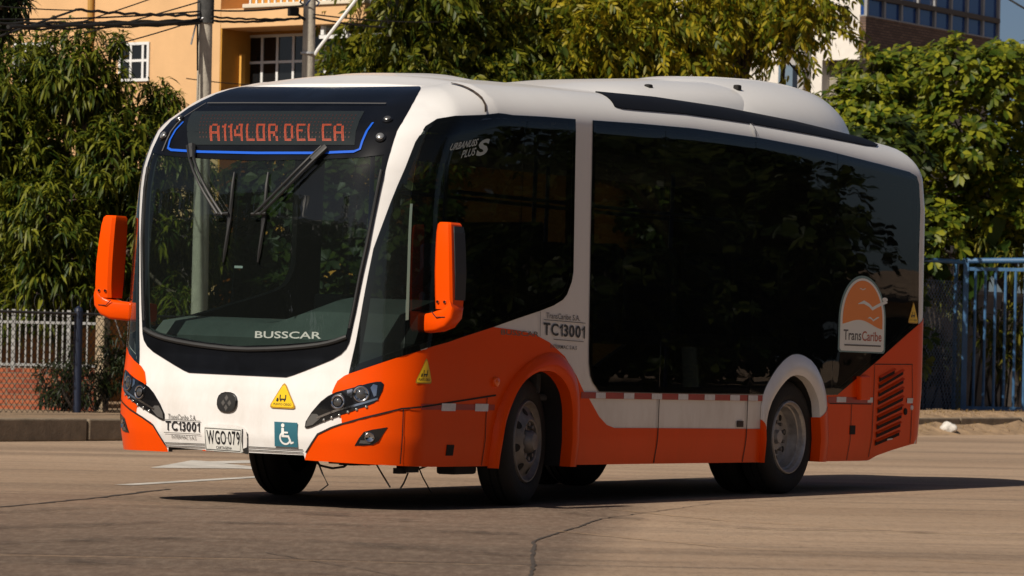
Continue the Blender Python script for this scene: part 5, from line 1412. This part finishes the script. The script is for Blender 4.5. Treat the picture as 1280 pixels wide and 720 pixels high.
# ---------------------------------------------------------------- apartment block on the left (facade square to the sun)
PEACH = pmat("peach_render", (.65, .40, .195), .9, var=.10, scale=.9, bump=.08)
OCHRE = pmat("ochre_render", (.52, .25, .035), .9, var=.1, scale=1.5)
WFR = pmat("white_frame", (.70, .70, .68), .5)
PANE = pmat("window_dark", (.010, .011, .012), .08, spec=.6)
P0 = at(275, 60, 58.0)
ab = empty("apartment_building", (P0[0], P0[1], 0), 0, "peach apartment building with white window frames and ochre recess", "building")
AO = (0, 0)
def abx(name, a, b, z0, z1, mat, parent=ab, bev=0): return bx3(MB(), AO, a, b, z0, z1).build(name, mat, parent, bevel=bev)
zt = lambda py, px=340: at(px, py, 58.0)[2]
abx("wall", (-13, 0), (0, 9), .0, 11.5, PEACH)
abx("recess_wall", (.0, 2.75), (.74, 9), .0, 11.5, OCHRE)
abx("reveal", (.003, .03), (.003, .74), .0, zt(14), OCHRE)
abx("balcony_slab", (.003, 2.8), (0.0, .74), zt(37), zt(13), PEACH, bev=.01)
abx("balcony_edge", (.45, 2.8), (-.04, .10), zt(13), zt(8), pmat("cream_edge", (.66, .58, .45), .8), bev=.01)
rl = abx("balcony_rail", (.5, 2.8), (.0, .05), zt(-20), zt(-24), WFR)
for q in range(18): bx3(MB(), AO, (.55 + q * .12, .58 + q * .12), (.01, .04), zt(8), zt(-21)).build("baluster", WFR, rl)
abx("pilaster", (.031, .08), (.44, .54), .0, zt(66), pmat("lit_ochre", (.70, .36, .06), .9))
def window(name, u0, u1, v0, v1, bback, mul, rails, yref):
    """a window with white bars between pixel columns, built on the facade plane at depth bback along GB"""
    def aof(px):
        # solve position along GA on plane b=bback for pixel column
        lo, hi = -14., 8.
        for _ in range(40):
            m_ = (lo + hi) / 2; p = np.array([P0[0], P0[1], 0]) + GA * m_ + GB * bback
            if p[0] / p[1] * FPX + 640 + 8.5 < px: lo = m_
            else: hi = m_
        p = np.array([P0[0], P0[1], 0]) + GA * lo + GB * bback; return lo, p[1]
    a0, y0 = aof(u0); a1, y1 = aof(u1); z1 = at((u0 + u1) / 2, v0, (y0 + y1) / 2)[2]; z0 = at((u0 + u1) / 2, v1, (y0 + y1) / 2)[2]
    fr = bx3(MB(), AO, (a0, a0 + .045), (bback - .03, bback + .02), z0, z1)
    bx3(fr, AO, (a1 - .045, a1), (bback - .03, bback + .02), z0, z1); bx3(fr, AO, (a0 + .045, a1 - .045), (bback - .03, bback + .02), z1 - .045, z1); bx3(fr, AO, (a0 + .045, a1 - .045), (bback - .03, bback + .02), z0, z0 + .045)
    for u in mul:
        m_, _ = aof(u); bx3(fr, AO, (m_ - .022, m_ + .022), (bback - .025, bback + .015), z0 + .045, z1 - .045)
    for v in rails:
        z = at((u0 + u1) / 2, v, (y0 + y1) / 2)[2]; bx3(fr, AO, (a0 + .045, a1 - .045), (bback - .022, bback + .01), z - .02, z + .02)
    f = fr.build("window", WFR, ab)
    bx3(MB(), AO, (a0 + .03, a1 - .03), (bback - .006, bback + .012), z0 + .03, z1 - .03).build("pane", PANE, f)
window("w", 311, 488, 41, 150, .737, (331, 350, 370, 410, 430, 450, 470), (76,), 58)
window("w", 152, 190, 53, 102, -.002, (167, 182), (76,), 60)
window("w", 20, 70, 53, 102, -.002, (36, 53), (76,), 60)
# drain pipe
p = np.array([P0[0], P0[1], 0]); 
lo = -14.; 
for m_ in np.linspace(-13, 0, 2000):
    q = p + GA * m_ - GB * .05
    if q[0] / q[1] * FPX + 647 > 113: break
mb = MB(); mb.tube([GA * m_ - GB * .05 + UZ * .2, GA * m_ - GB * .05 + UZ * 11], .05, 10); mb.build("drain_pipe", pmat("pipe_ochre", (.42, .22, .04), .7), ab, smooth=True)
# grey boxed-in balcony to the right of the second pole
GB0 = at(398, 20, 57.0)
gb = empty("boxed_balcony", (GB0[0], GB0[1], 0), 0, "grey sheet-metal boxed balcony beside the second utility pole", "balcony")
GREYM = pmat("grey_sheet", (.20, .20, .195), .7, var=.25, scale=3)
bx3(MB(), (0, 0), (0, 1.25), (.1, .95), at(430, 38, 57)[2], at(430, -40, 57)[2]).build("panel", GREYM, gb)
for a_ in (0.02, .45): bx3(MB(), (0, 0), (a_, a_ + .06), (.04, .099), at(430, 44, 57)[2], at(430, -40, 57)[2]).build("frame_bar", WFR, gb)
bx3(MB(), (0, 0), (.0, 1.3), (.03, .095), at(430, 49, 57)[2], at(430, 44.5, 57)[2]).build("frame_bar", WFR, gb)

# ---------------------------------------------------------------- white house with a brick balcony on the right
C0 = at(1076, 40, 75.0)
hb_ = empty("brick_balcony_house", (C0[0], C0[1], 0), 0, "white house with a brown brick balcony and blue glazing at the top right", "building")
WR = pmat("white_render", (.70, .66, .60), .9, var=.15, scale=1.5, bump=.1); GR_ = pmat("grey_render", (.36, .35, .34), .9, var=.2, scale=1.5)
BRB = brick_mat("brown_brick", (.13, .082, .06), (.22, .14, .10), (.08, .06, .048), row=.055, bw=.17, rz=math.atan2(.83, .5577))
def hz_(py, px=1076, Y=75.): return at(px, py, Y)[2]
def hbx(name, a, b, z0, z1, mat, parent=hb_, bev=0): return bx3(MB(), (0, 0), a, b, z0, z1).build(name, mat, parent, bevel=bev)
hbx("wall", (-11, -.9), (.05, 6.0), 0, 12, WR)
hbx("grey_wall", (-1.75, -1.16), (-.25, .049), 0, 12, GR_)
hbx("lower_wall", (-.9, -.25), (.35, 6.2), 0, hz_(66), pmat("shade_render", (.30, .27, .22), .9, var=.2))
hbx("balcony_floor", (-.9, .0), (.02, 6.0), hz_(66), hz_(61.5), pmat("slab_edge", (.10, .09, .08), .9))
hbx("lit_pier", (-.899, -.02), (.0, .25), hz_(74), 12, WR)
br_ = hbx("brick_parapet", (-.02, .12), (-.02, 6.05), hz_(62), hz_(20), BRB)
gl = hbx("glazing", (-.01, .07), (0, 6.0), hz_(19.9), hz_(-40), pmat("blue_glass", (.015, .06, .22), .12, spec=.6))
for q in range(9): hbx("glazing_bar", (.06, .13), (q * .735 + .0, q * .735 + .07), hz_(20), hz_(-40), pmat("aluminium", (.30, .30, .30), .5) if q == 0 else bpy.data.materials["aluminium"], gl)
hbx("sill", (-.03, .14), (-.02, 6.02), hz_(20.5), hz_(18.8), bpy.data.materials["aluminium"], gl)
hbx("roof_slab", (-1.0, .4), (-.2, 6.4), 11.5, 12.2, GR_)
hbx("blind_box", (-.01, .16), (.0, 5.9), hz_(-2), hz_(-8), bpy.data.materials["slab_edge"], gl)
hbx("end_post", (-.05, .1), (6.0, 7.2), hz_(60), hz_(24), BRB)
for a_, b_, z0, z1 in ((-3.4, -2.7, 98, 60), (-5.6, -4.8, 60, 20), (-8.2, -7.3, 70, 25)):
    f = hbx("window", (a_, b_), (.0, .049), hz_(z0), hz_(z1), WFR); hbx("pane", (a_ + .06, b_ - .06), (-.006, .03), hz_(z0) + .06, hz_(z1) - .06, PANE, f)

# ---------------------------------------------------------------- utility poles and wires
CON = pmat("pole_concrete", (.40, .365, .30), .9, var=.22, scale=5, bump=.3)
STEEL = pmat("galvanised", (.42, .43, .44), .45, metal=.5, var=.3, scale=14)
def pole(px, back, r0, r1, label):
    a = a_of(px - 7.5 if px < 300 else px - 6, back); b = kp(a, back, .22); r = empty("utility_pole", b, 0, label, "utility pole", "concrete utility poles along the street")
    MB().tube([(0, 0, 0), (0, 0, 4), (0, 0, 9.5)], [r0, (r0 + r1) / 2, r1], 18).build("shaft", CON, r, smooth=True)
    return r, b
p1, b1 = pole(257, .8, .110, .072, "concrete utility pole left of the bus destination sign, dark cable bundle at its top")
p2, b2 = pole(385.5, .8, .100, .066, "concrete utility pole with a white lamp bracket, right of the ochre recess")
zp = lambda py, b: at(300, py, b[1])[2] - b[2]
# dark clamp bundle on the first, bands and bracket on the second
mb = MB(); mb.tube([(0, 0, zp(30, b1)), (0, 0, zp(-30, b1))], .105, 14); mb.build("cable_wrap", pmat("wrap_dark", (.05, .05, .048), .8, var=.5, scale=14), p1, smooth=True)
mb = MB(); mb.tube([(-.02, -.10, zp(24, b1)), (-.10, -.12, zp(30, b1)), (-.16, -.12, zp(58, b1))], .012, 6); mb.build("stay_clamp", STEEL, p1)
MB().tube([(-.09, -.10, zp(25, b1)), (-.075, -.105, zp(90, b1))], .011, 6).build("down_cable", M["under"], p1)
for v in (66, 100): MB().tube([(0, 0, zp(v, b2)), (0, 0, zp(v - 2.5, b2))], .105, 14).build("band", STEEL, p2, smooth=True)
mb = MB(); mb.tube([(.08, -.05, zp(67, b2)), (.12, -.06, zp(60, b2)), (.56, -.10, zp(2, b2)), (.9, -.12, zp(-45, b2))], .022, 8); mb.build("lamp_bracket", WFR, p2, smooth=True)
MB().box((-.20, -.08, zp(14, b2)), (.14, .10, .10)).build("lamp_box", M["under"], p2); mb = MB(); mb.tube([(-.22, -.08, zp(12, b2)), (-.05, -.09, zp(24, b2))], .02, 6); mb.build("insulator_arm", M["under"], p2)
mb = MB()
for q in range(14): mb.tube([(.09 * math.cos(q * 2.1), .09 * math.sin(q * 2.1) - .02, zp(6, b2)), (.14 * math.cos(q * 2.1 + .5), .12 * math.sin(q * 2.1 + .5) - .03, zp(1, b2)), (.09 * math.cos(q * 2.1 + 1), .10 * math.sin(q * 2.1 + 1) - .02, zp(-6, b2))], .010, 5)
mb.build("cable_coil", pmat("coil_blue", (.03, .05, .12), .6), p2)
WIRE = pmat("wire_black", (.012, .011, .010), .8)
def wire(p, q, sag, r, label, grp="overhead wires", wig=0):
    p, q = np.array(p), np.array(q); P = []
    for i, f in enumerate(np.linspace(0, 1, 25)):
        v = p + (q - p) * f; v = v + np.array([0, 0, -sag * 4 * f * (1 - f) + (wig * math.sin(i * 1.9) if wig else 0)]); P.append(v)
    o = MB().tube(P, r, 6).build("overhead_wire", WIRE, smooth=True); tag(o, label, "wire", grp); return o
Yl = 42.0; Y1 = b1[1] - .1; Y2 = b2[1] - .1
wire(at(10, 33.5, Yl), at(250, 28, Y1), .0, .026, "thickest black cable running left from the first pole", wig=.006)
wire(at(95, 12, Yl + 1), at(250, 19, Y1), .02, .017, "black cable just above the thickest one, left of the first pole", wig=.01)
wire(at(-20, 29, Yl + .5), at(250, 25, Y1), .01, .018, "black cable hugging the underside of the bunch left of the first pole", wig=.01)
wire(at(-20, 37, Yl + .5), at(250, 29.5, Y1), .015, .014, "slack black cable just below the thickest one left of the first pole", wig=.008)
wire(at(-10, 24, Yl), at(250, 14, Y1), .03, .012, "thin upper cable crossing the peach wall to the first pole")
wire(at(-20, 52, Yl), at(96, 12, Yl + 1), .0, .014, "cable rising from the mango crown to the bunch of wires")
wire(at(-10, 7, 43), at(100, 13, 44), .01, .008, "thin wire along the top left of the peach wall")
wire(at(60, 40, 43), at(190, -2, 48), .01, .008, "thin wire slanting up over the peach wall, left one")
wire(at(95, 44, 44), at(250, 2, Y1), .01, .009, "thin wire slanting up to the first pole, middle one")
wire(at(150, 54, 45), at(250, 24, Y1), .01, .009, "thin wire slanting up to the first pole, lower one")
wire(at(264, 13, Y1), at(378, 7, Y2), .03, .012, "upper wire between the two poles")
wire(at(264, 21, Y1), at(378, 23, Y2), .02, .014, "middle wire between the two poles", wig=.006)
wire(at(264, 26, Y1), at(378, 22, Y2), .03, .016, "lowest wire between the two poles", wig=.004)
wire(at(392, 22, Y2), at(480, 34, 52), .02, .014, "wire leaving the second pole towards the trees")
wire(at(392, 18, Y2), at(640, 20, 62), .1, .010, "thin wire leaving the second pole over the feather trees")
wire(at(233, 98, 54), at(312, 106, 56), .01, .008, "thin wire across the peach wall just above the bus roof")
wire(at(100, 46, 50), at(-30, 40, 44), .02, .006, "hair-thin wire inside the mango crown")
wire(at(1256, -4, 60), at(1300, 22, 56), .0, .016, "wire crossing the patch of sky at the top right corner")
# cabinets and pipes on the white wall seen between the stems
ut = at(985, 92, 73.5); mb = bx3(MB(), (ut[0], ut[1]), (-.16, .16), (-.1, .1), ut[2] - .9, ut[2] + .16); o = mb.build("meter_cabinet", pmat("cabinet_blue", (.14, .20, .26), .5)); tag(o, "blue-grey meter cabinet on the white wall behind the rear roof dome", "cabinet")

# ---------------------------------------------------------------- trees across the junction, mirrored in glass; near-right ones added to block sky light
def rtree(lobes, base, n, mat, label, size=.5):
    r = empty("unseen_tree", base, 0, label, "tree", "trees across the junction")
    mb = MB(); top = np.array([0, 0, 2.2]); limb_tubes(mb, np.zeros(3), top, [(np.array(l[0]), l[1]) for l in lobes], .22); mb.build("trunk", BARKD, r, smooth=True)
    V, F = rosette_crown([(np.array(l[0], float), l[1]) for l in lobes], n, size); leaf_obj("crown", V, F, mat, r); return r
lb = [((0, 0, 3.6), 1.7), ((1.4, .6, 3.0), 1.4), ((-1.4, -.5, 3.1), 1.4), ((.3, 1.4, 3.4), 1.3), ((-.4, -1.3, 2.6), 1.3), ((0, 0, 1.9), 1.2), ((1.2, -1, 1.6), 1.2), ((-1.2, .9, 1.6), 1.2)]
rt = rtree(lb, (32, 45, 0), 1500, leaf_mat("far_tree_leaf", (.014, .026, .005), (.05, .06, .010), .3), "broad dark tree out of view, kept for reflections and for blocking sky light", .26)
def cp(src, loc, rz, sc):
    r = src.copy(); COL.objects.link(r); r.location = loc; r.rotation_euler = (0, 0, rz); r.scale = sc
    for ch in src.children: c = ch.copy(); COL.objects.link(c); c.parent = r
    return r
for x, y, rz, s_ in ((37, 49.9, 1, 1.15), (43, 53.6, 2, 1.3), (28, 42.5, 3, .9), (50, 57.5, 4, 1.4), (36, 46, 5, 1.2), (34, 41, .5, 1.0), (46, 66, 1.7, 1.3), (-24, 15, 2.2, 1.7), (-20, 10, 1.2, 1.6), (-29, 21, .3, 1.8), (-17, 3, 3.3, 1.7), (-33, 12, 4, 2.2), (-14, -5, 5, 1.8), (-36, 26, 5.4, 2.0), (15, 3, .7, 1.9), (18, 11, 1.9, 2.0), (20, 19, 2.9, 2.0), (15, -6, 4.1, 2.2), (25, 26, 5.1, 1.9)):  # last entries, near right: unseen, added to cut sky fill on the bus side
    cp(rt, (x, y, 0), rz, (s_, s_, s_ * .95))

hs = empty("tan_house", (40.5, 59.5, 0), R(-56), "tan single-storey house across the junction, seen only mirrored in the rear side glass", "house")
MB().box((0, 4, 1.25), (7, 8, 2.5)).build("wall", pmat("tan_render", (.42, .32, .22), .9, var=.2), hs)
MB().loft([[(-3.9, -.5, 2.45), (3.9, -.5, 2.45)], [(-3.9, 4, 3.2), (3.9, 4, 3.2)], [(-3.9, 8.5, 2.45), (3.9, 8.5, 2.45)]], closed=False).build("roof", pmat("tile_roof", (.24, .17, .12), .9, var=.3), hs)
for x in (-2.2, 0, 2.2): MB().box((x, -.03, 1.4), (1.2, .1, 1.2)).build("window", PANE, hs)
